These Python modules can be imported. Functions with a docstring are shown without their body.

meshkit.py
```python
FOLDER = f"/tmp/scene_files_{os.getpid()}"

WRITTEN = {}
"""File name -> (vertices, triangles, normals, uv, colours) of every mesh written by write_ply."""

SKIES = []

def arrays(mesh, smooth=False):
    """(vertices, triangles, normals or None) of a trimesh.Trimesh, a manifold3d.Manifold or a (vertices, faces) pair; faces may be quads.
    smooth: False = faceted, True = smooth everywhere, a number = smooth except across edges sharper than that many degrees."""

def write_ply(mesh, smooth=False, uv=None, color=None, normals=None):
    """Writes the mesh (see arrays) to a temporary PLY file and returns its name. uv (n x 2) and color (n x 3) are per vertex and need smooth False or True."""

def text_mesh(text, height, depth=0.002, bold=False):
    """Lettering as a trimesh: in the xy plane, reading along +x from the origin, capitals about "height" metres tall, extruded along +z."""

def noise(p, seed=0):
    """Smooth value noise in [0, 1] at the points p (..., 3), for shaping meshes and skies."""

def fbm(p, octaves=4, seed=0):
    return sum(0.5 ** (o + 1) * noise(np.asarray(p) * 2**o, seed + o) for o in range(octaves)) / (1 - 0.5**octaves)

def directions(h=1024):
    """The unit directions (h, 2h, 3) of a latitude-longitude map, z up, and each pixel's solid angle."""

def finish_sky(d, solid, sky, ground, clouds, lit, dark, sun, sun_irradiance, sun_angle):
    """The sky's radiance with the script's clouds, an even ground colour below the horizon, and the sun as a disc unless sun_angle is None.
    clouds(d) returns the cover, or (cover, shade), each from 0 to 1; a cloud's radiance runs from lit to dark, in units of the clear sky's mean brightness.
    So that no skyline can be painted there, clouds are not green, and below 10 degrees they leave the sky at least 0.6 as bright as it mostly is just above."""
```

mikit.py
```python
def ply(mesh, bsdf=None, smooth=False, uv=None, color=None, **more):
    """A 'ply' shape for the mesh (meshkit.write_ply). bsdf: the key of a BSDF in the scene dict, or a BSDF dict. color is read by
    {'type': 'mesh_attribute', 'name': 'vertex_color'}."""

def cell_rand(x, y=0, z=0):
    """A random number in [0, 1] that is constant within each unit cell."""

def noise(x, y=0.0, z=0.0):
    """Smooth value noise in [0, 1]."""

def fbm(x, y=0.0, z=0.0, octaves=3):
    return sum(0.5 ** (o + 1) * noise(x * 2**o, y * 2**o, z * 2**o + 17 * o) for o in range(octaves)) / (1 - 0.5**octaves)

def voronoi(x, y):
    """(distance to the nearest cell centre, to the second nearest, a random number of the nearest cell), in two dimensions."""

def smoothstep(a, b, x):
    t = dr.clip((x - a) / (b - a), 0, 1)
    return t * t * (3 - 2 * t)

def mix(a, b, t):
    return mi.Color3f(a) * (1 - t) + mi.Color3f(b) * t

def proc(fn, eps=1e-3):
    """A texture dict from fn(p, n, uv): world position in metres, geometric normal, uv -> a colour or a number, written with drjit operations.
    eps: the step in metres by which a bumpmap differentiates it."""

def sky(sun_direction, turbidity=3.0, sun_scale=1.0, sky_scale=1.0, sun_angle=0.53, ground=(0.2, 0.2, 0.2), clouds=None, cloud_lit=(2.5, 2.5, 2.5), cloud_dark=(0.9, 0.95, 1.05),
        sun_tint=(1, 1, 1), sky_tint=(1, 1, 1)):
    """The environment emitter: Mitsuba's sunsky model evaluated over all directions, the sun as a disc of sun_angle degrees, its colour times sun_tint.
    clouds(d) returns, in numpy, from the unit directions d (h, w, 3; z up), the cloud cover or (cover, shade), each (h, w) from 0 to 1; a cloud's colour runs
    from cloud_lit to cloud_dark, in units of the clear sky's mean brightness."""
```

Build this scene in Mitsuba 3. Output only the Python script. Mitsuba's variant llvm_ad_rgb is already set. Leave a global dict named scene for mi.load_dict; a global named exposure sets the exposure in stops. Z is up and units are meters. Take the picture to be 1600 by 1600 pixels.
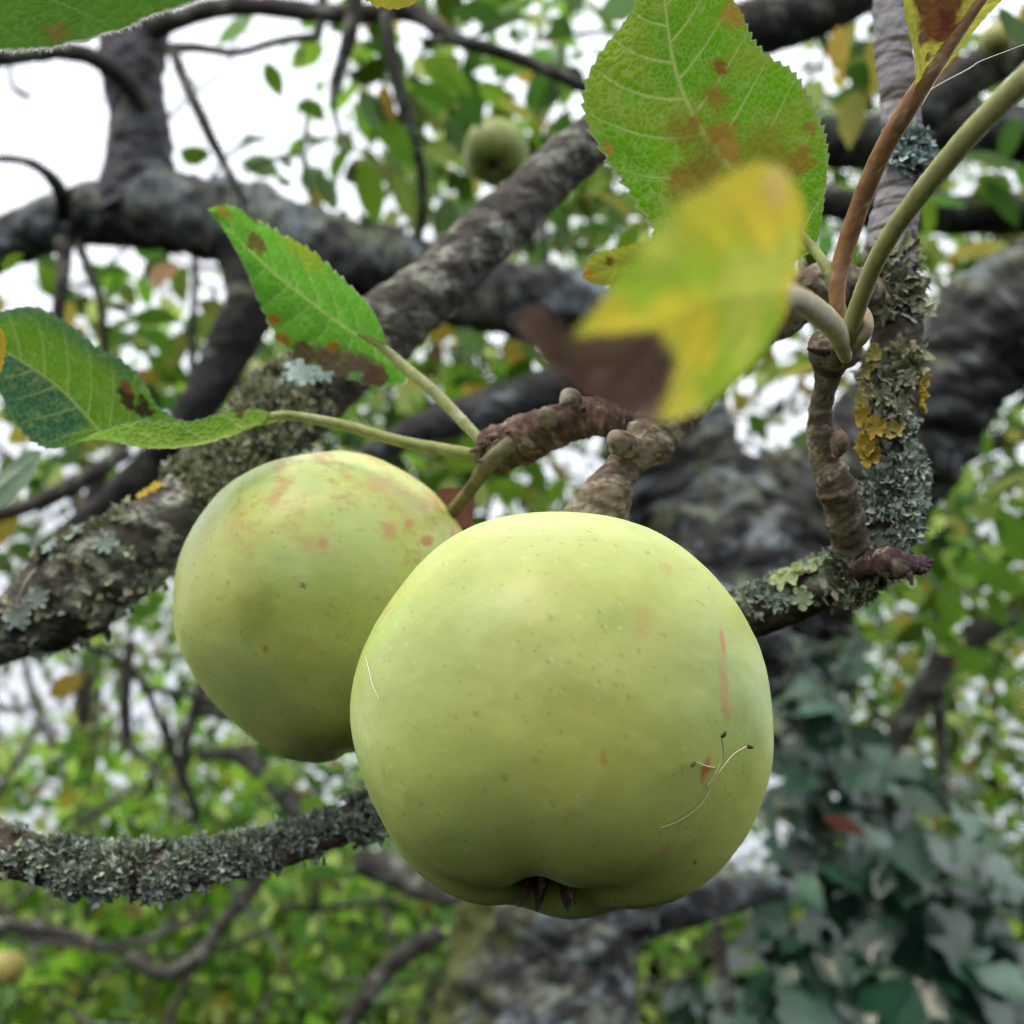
import math, numpy as np, trimesh, mitsuba as mi, mikit, meshkit
from scipy.spatial import cKDTree
from scipy.interpolate import CubicSpline, PchipInterpolator

T = mi.ScalarTransform4f
scene, labels = {'type': 'scene'}, {}

# ------------------------------------------------------------------ camera, sky, exposure
FOV, PITCH, FOCUS, APERTURE = 50.0, 18.0, 0.192, 0.00108
EYE = np.array([0.0, 0.0, 1.5])
FWD = np.array([0, math.cos(math.radians(PITCH)), math.sin(math.radians(PITCH))])
RIGHT, UP = np.array([1.0, 0, 0]), np.array([0, -math.sin(math.radians(PITCH)), math.cos(math.radians(PITCH))])
TAN = math.tan(math.radians(FOV / 2))
scene['camera'] = {'type': 'thinlens', 'fov': FOV, 'aperture_radius': APERTURE, 'focus_distance': FOCUS, 'near_clip': 0.01, 'far_clip': 400.0,
                   'to_world': T().look_at(origin=EYE.tolist(), target=(EYE + FWD).tolist(), up=[0, 0, 1])}
exposure = 2.7
scene['sky_light'] = mikit.sky([-0.35, -0.45, 0.8], turbidity=4, sun_scale=0.18, sun_angle=25, ground=(0.08, 0.1, 0.05),
                               clouds=lambda d: (np.ones(d.shape[:2]), np.clip(0.95 - d[..., 2] + 0.25 * (meshkit.fbm(d * [2.5, 2.5, 5.0], 4, 3) - 0.5), 0, 1)), cloud_lit=(3.0, 3.08, 3.25), cloud_dark=(1.12, 1.2, 1.34))

rng = np.random.default_rng(7)
fbm = meshkit.fbm


# ------------------------------------------------------------------ helpers
def P(a):
    """Points from (x, y, distance) triples: where the line of sight through x, y of a 1600-wide view is that far out."""
    a = np.atleast_2d(np.asarray(a, float))
    k = a[:, 2:3]
    out = EYE + k * (FWD + RIGHT * (a[:, 0:1] - 800) / 800 * TAN + UP * (800 - a[:, 1:2]) / 800 * TAN)
    return out


def px_size(d):
    return d * 2 * TAN / 1600


def to_view(v):
    q = v - EYE
    d = q @ FWD
    return 800 + q @ RIGHT / d / TAN * 800, 800 - q @ UP / d / TAN * 800


def smooth(a, b, x):
    t = np.clip((x - a) / (b - a), 0, 1)
    return t * t * (3 - 2 * t)


def mixc(a, b, t):
    t = np.asarray(t)[..., None]
    return np.asarray(a) * (1 - t) + np.asarray(b) * t


def norm(v):
    return v / np.maximum(np.linalg.norm(v, axis=-1, keepdims=True), 1e-12)


def spline(pts, n, closed=False):
    """A smooth curve through pts, evenly spaced."""
    pts = np.asarray(pts, float)
    if len(pts) == 2:
        return pts[0] + np.linspace(0, 1, n)[:, None] * (pts[1] - pts[0])
    t = np.concatenate([[0], np.cumsum(np.linalg.norm(np.diff(pts[:, :3], axis=0), axis=1) ** 0.6)])
    f = PchipInterpolator(t, pts, axis=0) if len(pts) < 3 else CubicSpline(t, pts, axis=0, bc_type='natural')
    s = np.linspace(0, t[-1], n * 6)
    c = f(s)
    L = np.concatenate([[0], np.cumsum(np.linalg.norm(np.diff(c[:, :3], axis=0), axis=1))])
    return f(np.interp(np.linspace(0, L[-1], n), L, s))


numbers = {}


def key_for(name):
    k = numbers.get(name, 0)
    numbers[name] = k + 1
    return name if k == 0 else f'{name}_{k:03d}'


def put(name, mesh, bsdf, parent=None, smooth_=True, color=None, label=None, cat=None, group=None, kind=None):
    key = key_for(f'{parent}__{name}' if parent else name)
    scene[key] = mikit.ply(mesh, bsdf, smooth=smooth_, color=color)
    tag(key, label, cat, group, kind)
    return key


def tag(key, label=None, cat=None, group=None, kind=None):
    d = {k: v for k, v in (('label', label), ('category', cat), ('group', group), ('kind', kind)) if v}
    if d:
        labels[key] = {**labels.get(key, {}), **d}


def thing(name, label, cat, group=None, kind=None):
    key = key_for(name)
    tag(key, label, cat, group, kind)
    return key


def grid_faces(nu, nv, wrap=False):
    i, j = np.meshgrid(np.arange(nu - 1), np.arange(nv if wrap else nv - 1), indexing='ij')
    a = (i * nv + j).ravel()
    b = (i * nv + (j + 1) % nv).ravel()
    c = ((i + 1) * nv + (j + 1) % nv).ravel()
    d = ((i + 1) * nv + j).ravel()
    return np.vstack([np.stack([a, b, c], 1), np.stack([a, c, d], 1)])


class Tube:
    """A bent, tapered, knobbly round stem. rows: (x, y, distance, radius in view pixels) or world=True: (X, Y, Z, r)."""

    def __init__(self, rows, n=80, sides=24, knob=0.12, knob_scale=1.6, fine=0.04, fine_scale=9.0, rings=0.0, ring_count=20, seed=0, world=False, close=True, oval=0.0):
        rows = np.asarray(rows, float)
        if not world:
            r = rows[:, 3] * px_size(rows[:, 2])
            rows = np.column_stack([P(rows[:, :3]), r])
        c = spline(rows, n)
        self.p, self.r = c[:, :3], np.maximum(c[:, 3], 1e-5)
        tan = norm(np.gradient(self.p, axis=0))
        x = norm(np.cross(tan[0], [0.31, 0.52, 0.79]))
        X = [x]
        for k in range(1, n):
            x = X[-1] - tan[k] * (X[-1] @ tan[k])
            X.append(x / np.linalg.norm(x))
        self.t, self.x = tan, np.array(X)
        self.y = np.cross(self.t, self.x)
        ang = np.arange(sides) / sides * 2 * np.pi
        self.ang = ang
        dirs = self.x[:, None] * np.cos(ang)[None, :, None] + self.y[:, None] * np.sin(ang)[None, :, None]
        rm = float(np.median(self.r))
        base = self.p[:, None] + dirs * self.r[:, None, None]
        disp = 1 + knob * 2 * (fbm(base / (rm * knob_scale), 3, seed) - 0.5) + fine * 2 * (fbm(base / (rm / fine_scale * 3), 3, seed + 9) - 0.5)
        if rings:
            s = np.linspace(0, 1, n)[:, None] * ring_count + 1.1 * fbm(base / (rm * 1.1), 3, seed + 4)
            w = fbm(np.stack([s * 1.9, s * 0 + 3.3, s * 0], -1), 3, seed + 6)
            self.ring = (w - 0.5) * 2
            disp = disp + rings * 2.2 * self.ring * (0.35 + 1.3 * fbm(base / (rm * 2.5), 2, seed + 7))
        if oval:
            disp = disp * (1 + oval * np.cos(2 * ang + 0.7))[None, :]
        self.disp = disp
        v = self.p[:, None] + dirs * (self.r[:, None] * disp)[..., None]
        self.n, self.sides, self.dirs = n, sides, dirs
        self.grid = v
        verts = v.reshape(-1, 3)
        faces = grid_faces(n, sides, True)
        if close:
            a, b = len(verts), len(verts) + 1
            verts = np.vstack([verts, self.p[0] - tan[0] * self.r[0] * 0.3, self.p[-1] + tan[-1] * self.r[-1] * 0.3])
            j = np.arange(sides)
            faces = np.vstack([faces, np.stack([j * 0 + a, (j + 1) % sides, j], 1), np.stack([j * 0 + b, (n - 1) * sides + j, (n - 1) * sides + (j + 1) % sides], 1)])
        self.v, self.f = verts, faces

    def mesh(self):
        return self.v, self.f


def bark_color(v, seed=0, base=(0.10, 0.085, 0.072), dark=(0.035, 0.03, 0.027), pale=(0.26, 0.28, 0.24), amount=0.5, scale=0.01, pale2=None):
    a = fbm(v / scale, 4, seed)
    b = fbm(v / (scale * 0.35), 4, seed + 5)
    c = mixc(dark, base, smooth(0.3, 0.62, a * 0.5 + b * 0.5))
    m = fbm(v / (scale * 1.3), 4, seed + 11)
    t = smooth(0.62 - 0.3 * amount, 0.74 - 0.3 * amount, 0.6 * m + 0.4 * fbm(v / (scale * 0.22), 3, seed + 21))
    p = np.asarray(pale) if pale2 is None else mixc(pale, pale2, smooth(0.4, 0.6, fbm(v / (scale * 2.2), 2, seed + 31)))
    return mixc(c, p, t) if pale2 is None else c * (1 - t[:, None]) + p * t[:, None]


def join(meshes):
    vs, fs, at = [], [], 0
    for v, f in meshes:
        vs.append(v)
        fs.append(np.asarray(f) + at)
        at += len(v)
    return np.vstack(vs), np.vstack(fs)


VC = {'type': 'mesh_attribute', 'name': 'vertex_color'}
scene['apple_skin'] = {'type': 'principled', 'base_color': VC, 'roughness': 0.38, 'specular': 0.5, 'flatness': 0.6}
scene['bark'] = {'type': 'twosided', 'bsdf': {'type': 'principled', 'base_color': VC, 'roughness': 0.85, 'specular': 0.25}}
scene['leaf_tissue'] = {'type': 'principledthin', 'base_color': VC, 'roughness': 0.42, 'diff_trans': 1.3, 'eta': 1.3, 'spec_trans': 0.0}
scene['far_leaf_tissue'] = {'type': 'principledthin', 'base_color': VC, 'roughness': 0.22, 'diff_trans': 1.2, 'eta': 1.55, 'spec_trans': 0.0}
scene['lichen_tissue'] = {'type': 'twosided', 'bsdf': {'type': 'diffuse', 'reflectance': VC}}
scene['stalk_skin'] = {'type': 'twosided', 'bsdf': {'type': 'principled', 'base_color': VC, 'roughness': 0.55, 'specular': 0.35, 'flatness': 0.4}}
scene['ivy_tissue'] = {'type': 'twosided', 'bsdf': {'type': 'principled', 'base_color': VC, 'roughness': 0.3, 'specular': 0.85, 'clearcoat': 0.3, 'clearcoat_gloss': 0.8}}
scene['silk'] = {'type': 'twosided', 'bsdf': {'type': 'principled', 'base_color': {'type': 'rgb', 'value': [0.75, 0.73, 0.66]}, 'roughness': 0.4}}
scene['grass_ground'] = {'type': 'diffuse', 'reflectance': mikit.proc(lambda p, n, uv: mikit.mix((0.05, 0.08, 0.025), (0.09, 0.12, 0.045), mikit.fbm(p.x * 3, p.y * 3, 0.0, 4)))}

# ------------------------------------------------------------------ ground
g = np.linspace(-1, 1, 61)
gx, gy = np.meshgrid(np.sign(g) * np.abs(g) ** 2.5 * 180, np.sign(g) * np.abs(g) ** 2.5 * 180, indexing='ij')
gv = np.stack([gx.ravel(), gy.ravel(), 0.12 * (fbm(np.stack([gx.ravel(), gy.ravel(), 0 * gx.ravel()], 1) / 4.0, 3, 2) - 0.5)], 1)
scene['ground'] = mikit.ply((gv, grid_faces(61, 61)), 'grass_ground', smooth=True)
tag('ground', 'grassy orchard floor under the trees', None, None, 'structure')

# ------------------------------------------------------------------ leaf builders
TEMPLATE = np.array([[0, 0, 0], [0.16, 0.2, 0.05], [0.16, 0, 0.0], [0.16, -0.2, 0.05], [0.42, 0.31, 0.09], [0.42, 0, 0.0], [0.42, -0.31, 0.09],
                     [0.72, 0.24, 0.06], [0.72, 0, -0.03], [0.72, -0.24, 0.06], [1, 0, -0.12]])
TEMPLATE_F = np.array([[0, 2, 1], [0, 3, 2], [1, 2, 5], [1, 5, 4], [2, 3, 6], [2, 6, 5], [4, 5, 8], [4, 8, 7], [5, 6, 9], [5, 9, 8], [7, 8, 10], [8, 9, 10]])
LOW_T = np.array([[0, 0, 0], [0.4, 0.3, 0.08], [0.4, -0.3, 0.08], [0.5, 0, 0.0], [1, 0, -0.1]])
LOW_F = np.array([[0, 3, 1], [0, 2, 3], [1, 3, 4], [3, 2, 4]])
GREENS = np.array([[0.11, 0.24, 0.025], [0.17, 0.32, 0.03], [0.07, 0.17, 0.03], [0.24, 0.36, 0.07], [0.11, 0.19, 0.07], [0.32, 0.40, 0.12]])
YELLOWS = np.array([[0.50, 0.42, 0.07], [0.46, 0.32, 0.06], [0.42, 0.42, 0.10], [0.34, 0.22, 0.12]])


def leaf_batch(pos, axis, nrm, length, color, template=TEMPLATE, tf=TEMPLATE_F, width=1.0):
    axis = norm(axis)
    side = norm(np.cross(nrm, axis))
    nn = np.cross(axis, side)
    L = length[:, None, None]
    curl = rng.uniform(-0.5, 1.6, (len(pos), 1, 1))
    tv = template[None]
    v = pos[:, None] + L * (axis[:, None] * tv[..., 0:1] + side[:, None] * tv[..., 1:2] * width + nn[:, None] * tv[..., 2:3] * curl)
    n, k = len(pos), len(template)
    f = (tf[None] + (np.arange(n) * k)[:, None, None]).reshape(-1, 3)
    c = np.repeat(color[:, None], k, 1) * (1 + 0.25 * (rng.random((n, k, 1)) - 0.5))
    return v.reshape(-1, 3), f, c.reshape(-1, 3), v, c


def leaf_palette(n, yellow=0.08, seed_tone=None, bright=1.0):
    c = GREENS[rng.integers(0, len(GREENS), n)] * rng.uniform(0.25, 1.9, (n, 1)) * bright
    y = rng.random(n) < yellow
    c[y] = YELLOWS[rng.integers(0, len(YELLOWS), y.sum())] * rng.uniform(0.7, 1.2, (y.sum(), 1))
    return c


def random_leaves(center, spread, n, size, yellow, up=0.6, bright=1.0, clump=0):
    """n leaves around a point: positions gathered into clumps, tips hanging, faces tending upwards."""
    if clump:
        k = max(1, n // clump)
        cc = rng.normal(0, 1, (k, 3)) * spread
        pos = cc[rng.integers(0, k, n)] + rng.normal(0, 1, (n, 3)) * spread * 0.22
    else:
        pos = rng.normal(0, 1, (n, 3)) * spread
    pos = center + pos
    axis = norm(rng.normal(0, 1, (n, 3)) + [0, 0, -0.35])
    nrm = norm(rng.normal(0, 1, (n, 3)) * 0.8 + [0, 0, up])
    return pos, axis, nrm, rng.uniform(0.6, 1.15, n) * size, leaf_palette(n, yellow, bright=bright)


# ------------------------------------------------------------------ old apple tree: trunk, limbs, twigs (about a metre behind the apples)
tree = thing('apple_tree', 'old apple tree with dark lichen-crusted trunk and limbs spreading behind the apples', 'tree')


def limb(name, rows, sides=40, n=120, seed=0, amount=0.45, label=None, scale=0.018, knob=0.16, pale=(0.20, 0.24, 0.25), pale2=(0.22, 0.25, 0.17), base=(0.06, 0.058, 0.054), dark=(0.02, 0.02, 0.02), parent=None, fine=0.06, moss=None):
    t = Tube(rows, n=n, sides=sides, knob=knob, fine=fine, seed=seed)
    c = bark_color(t.v, seed, base=base, dark=dark, pale=pale, pale2=pale2, amount=amount, scale=scale)
    if moss is not None:  # moss on the side that faces away from the middle of the tree
        ax_ = t.p[np.minimum(np.arange(len(t.v)) // t.sides, t.n - 1)]
        k = norm(t.v - ax_) @ norm(np.array([-1.0, -.25, .35])) + .9 * (fbm(t.v / .02, 3, seed + 70) - .5)
        c = mixc(c, np.asarray(moss) * (0.5 + fbm(t.v / .006, 3, seed + 71))[:, None], smooth(.55, .95, k))
    put(name, t.mesh(), 'bark', parent or tree, color=c, label=label)
    return t


trunk = limb('trunk', [(800, 2450, 0.95, 200), (815, 1900, 0.97, 172), (830, 1600, 0.985, 142), (852, 1490, 1.0, 140), (930, 1330, 1.01, 138), (1030, 1120, 1.03, 132), (1110, 900, 1.05, 140), (1160, 780, 1.08, 120)], sides=96, n=260, seed=3, amount=0.44, scale=0.011, knob=0.30, fine=0.26, base=(0.062, 0.06, 0.056), pale=(0.26, 0.31, 0.33), pale2=(0.2, 0.24, 0.18), moss=(0.085, 0.10, 0.028),
             label='thick lichen-crusted trunk showing below the front apple')
limb('limb', [(1190, 940, 1.06, 120), (1290, 800, 1.04, 112), (1400, 680, 1.0, 100), (1520, 540, 0.97, 92), (1680, 400, 0.94, 88)], seed=11, amount=0.34, scale=.013, label='dark thick limb rising to the right edge', fine=0.24, knob=0.28, n=220)
limb('limb', [(1110, 900, 1.06, 110), (1060, 740, 1.06, 100), (1000, 610, 1.05, 80), (900, 500, 1.02, 62), (780, 462, 1.0, 58), (640, 430, 0.98, 56), (500, 390, 0.97, 62), (380, 350, 0.97, 66), (240, 330, 0.98, 58), (110, 345, 1.0, 42), (0, 385, 1.0, 38), (-120, 420, 1.0, 30)],
     seed=21, amount=0.50, scale=.017, base=(0.08, 0.078, 0.078), n=300, label='long crusted limb running level to the left edge', fine=0.22, knob=.28)
limb('limb', [(225, 330, 0.98, 62), (215, 260, 0.98, 50), (218, 190, 0.98, 46), (205, 110, 0.98, 47), (215, 30, 1.0, 50), (190, -90, 1.02, 44)], seed=31, amount=0.35, base=(0.11, 0.105, 0.12), dark=(0.04, 0.038, 0.045), fine=.14, knob=.22, label='upright limb against the white sky, painted pale grey for haze')  # bark colours lightened to paint in the sky haze over this limb
limb('limb', [(400, 400, 0.96, 60), (395, 470, 0.95, 44), (350, 560, 0.95, 36), (300, 650, 0.95, 32), (190, 770, 0.98, 26), (80, 860, 1.0, 24)], seed=41, amount=0.15, label='dark limb slanting down left between two leaves')
limb('limb', [(1240, 215, 1.25, 40), (1360, 222, 1.25, 40), (1480, 205, 1.25, 42), (1620, 215, 1.25, 44), (1750, 200, 1.25, 44)], seed=51, amount=0.4, label='dark level limb behind the upright twig')
limb('limb', [(1230, 300, 1.4, 22), (1340, 325, 1.4, 26), (1450, 335, 1.4, 30), (1640, 330, 1.4, 34)], seed=52, amount=0.3)
limb('limb', [(1100, 60, 1.1, 30), (1200, 36, 1.1, 46), (1300, 0, 1.1, 42), (1420, -60, 1.1, 40)], seed=53, amount=0.25, label='dark limb crossing the top edge beside the large leaf')
limb('limb', [(1440, 190, 1.15, 26), (1520, 120, 1.15, 32), (1620, 60, 1.15, 34)], seed=54, amount=0.2)
limb('limb', [(940, 1440, 1.1, 34), (1040, 1420, 1.1, 36), (1130, 1398, 1.12, 32), (1190, 1388, 1.16, 24), (1240, 1392, 1.25, 12)], seed=55, amount=0.45, label='low grey limb leaving the trunk to the right')
limb('limb', [(560, 720, 0.9, 14), (660, 670, 0.9, 26), (760, 640, 0.92, 30), (880, 600, 0.95, 34), (1000, 580, 1.0, 40)], seed=56, amount=0.25, label='dark limb behind the spur of the rear apple')

TWIGS = [  # (x, y, distance, radius)
    [(-40, 98, 0.9, 15), (60, 82, 0.9, 14), (130, 85, 0.9, 15), (190, 120, 0.93, 17), (225, 165, 0.96, 16)],
    [(240, 45, 0.97, 17), (330, 15, 0.95, 15), (430, 12, 0.93, 15), (560, 22, 0.92, 15), (640, 18, 0.92, 16), (700, 55, 0.9, 12), (790, 85, 0.9, 11), (900, 130, 0.9, 10), (1000, 180, 0.9, 8)],
    [(262, 75, 0.97, 9), (320, 76, 0.95, 7), (370, 82, 0.94, 6), (430, 66, 0.93, 6), (495, 58, 0.92, 7)],
    [(268, 75, 0.95, 9), (295, 140, 0.93, 9), (325, 205, 0.92, 9), (350, 255, 0.92, 7), (385, 318, 0.92, 6)],
    [(556, -20, 0.9, 12), (545, 60, 0.9, 12), (530, 105, 0.9, 9), (520, 140, 0.9, 6), (526, 190, 0.9, 4), (540, 240, 0.9, 4)],
    [(603, 20, 0.9, 11), (615, 100, 0.9, 11), (636, 180, 0.91, 12), (655, 250, 0.92, 8), (660, 310, 0.93, 7), (655, 370, 0.95, 6)],
    [(-20, 248, 0.9, 6), (40, 252, 0.9, 7), (72, 270, 0.9, 9), (95, 300, 0.92, 12), (98, 335, 0.95, 14)],
    [(92, 300, 0.92, 7), (108, 300, 0.92, 6), (116, 290, 0.92, 3)],
    [(98, 375, 0.98, 14), (100, 420, 0.97, 11), (93, 470, 0.96, 10), (90, 510, 0.96, 8)],
    [(122, 380, 0.98, 8), (145, 435, 0.96, 7), (158, 480, 0.95, 6), (165, 560, 0.95, 6), (172, 650, 0.95, 5)],
    [(304, 395, 0.97, 5), (304, 460, 0.96, 5), (300, 530, 0.96, 6), (305, 640, 0.96, 5)],
    [(495, 60, 0.92, 8), (500, 30, 0.92, 9), (506, -10, 0.92, 8)],
    [(472, 75, 0.92, 4), (468, 100, 0.92, 2)],
    [(660, 68, 0.9, 8), (690, 62, 0.9, 7), (710, 58, 0.9, 8)],
    [(-30, 810, 1.1, 12), (60, 785, 1.1, 13), (120, 755, 1.1, 15), (200, 705, 1.12, 11)],
    [(-20, 1445, 1.5, 10), (60, 1450, 1.5, 10), (150, 1470, 1.5, 8)],
    [(200, 1495, 1.6, 11), (260, 1520, 1.6, 12), (310, 1495, 1.6, 12), (350, 1440, 1.6, 11), (400, 1385, 1.6, 9), (430, 1330, 1.6, 7)],
    [(520, 1640, 1.5, 13), (570, 1560, 1.5, 14), (620, 1500, 1.5, 15), (690, 1460, 1.5, 14)],
    [(310, 1180, 1.7, 9), (370, 1180, 1.7, 13), (420, 1215, 1.7, 16), (470, 1275, 1.7, 18), (500, 1330, 1.7, 16)],
    [(320, 1060, 1.7, 10), (305, 1110, 1.7, 11), (290, 1160, 1.7, 9), (285, 1230, 1.7, 8)],
    [(315, 1110, 1.7, 8), (370, 1125, 1.7, 8), (420, 1150, 1.7, 9)],
    [(205, 1000, 1.6, 9), (195, 1090, 1.6, 10), (200, 1170, 1.6, 9)],
    [(560, 1345, 1.5, 22), (620, 1365, 1.5, 24), (690, 1390, 1.45, 22), (760, 1400, 1.4, 18)],
    [(1340, 1260, 1.9, 14), (1385, 1190, 1.9, 17), (1430, 1100, 1.9, 19), (1490, 1020, 1.9, 20), (1580, 960, 1.9, 20), (1680, 900, 1.9, 18)],
    [(1470, 900, 1.9, 8), (1465, 1010, 1.9, 10), (1470, 1150, 1.9, 10), (1480, 1260, 1.9, 9)],
    [(1420, 780, 1.9, 12), (1500, 720, 1.9, 14), (1560, 690, 1.9, 14), (1640, 670, 1.9, 14)],
    [(850, 280, 1.3, 8), (845, 350, 1.3, 10), (850, 420, 1.3, 11)],
    [(1120, 1440, 1.4, 9), (1125, 1500, 1.4, 12), (1140, 1580, 1.4, 12)],
    [(480, 150, 0.95, 3), (478, 200, 0.95, 3), (475, 260, 0.95, 3), (500, 330, 0.95, 3)],
    [(380, 270, 0.95, 3), (420, 250, 0.95, 3), (470, 240, 0.95, 3)],
    [(230, 640, 1.2, 10), (160, 740, 1.2, 10), (120, 830, 1.2, 9)],
]
twig_points = []
for i, rows in enumerate(TWIGS):
    t = Tube(rows, n=60, sides=14, knob=0.2, fine=0.08, seed=60 + i)
    put('twig', t.mesh(), 'bark', tree, color=bark_color(t.v, 60 + i, scale=0.02, amount=0.3, base=(0.085, 0.08, 0.07)))
    twig_points.append(t.p)

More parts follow.
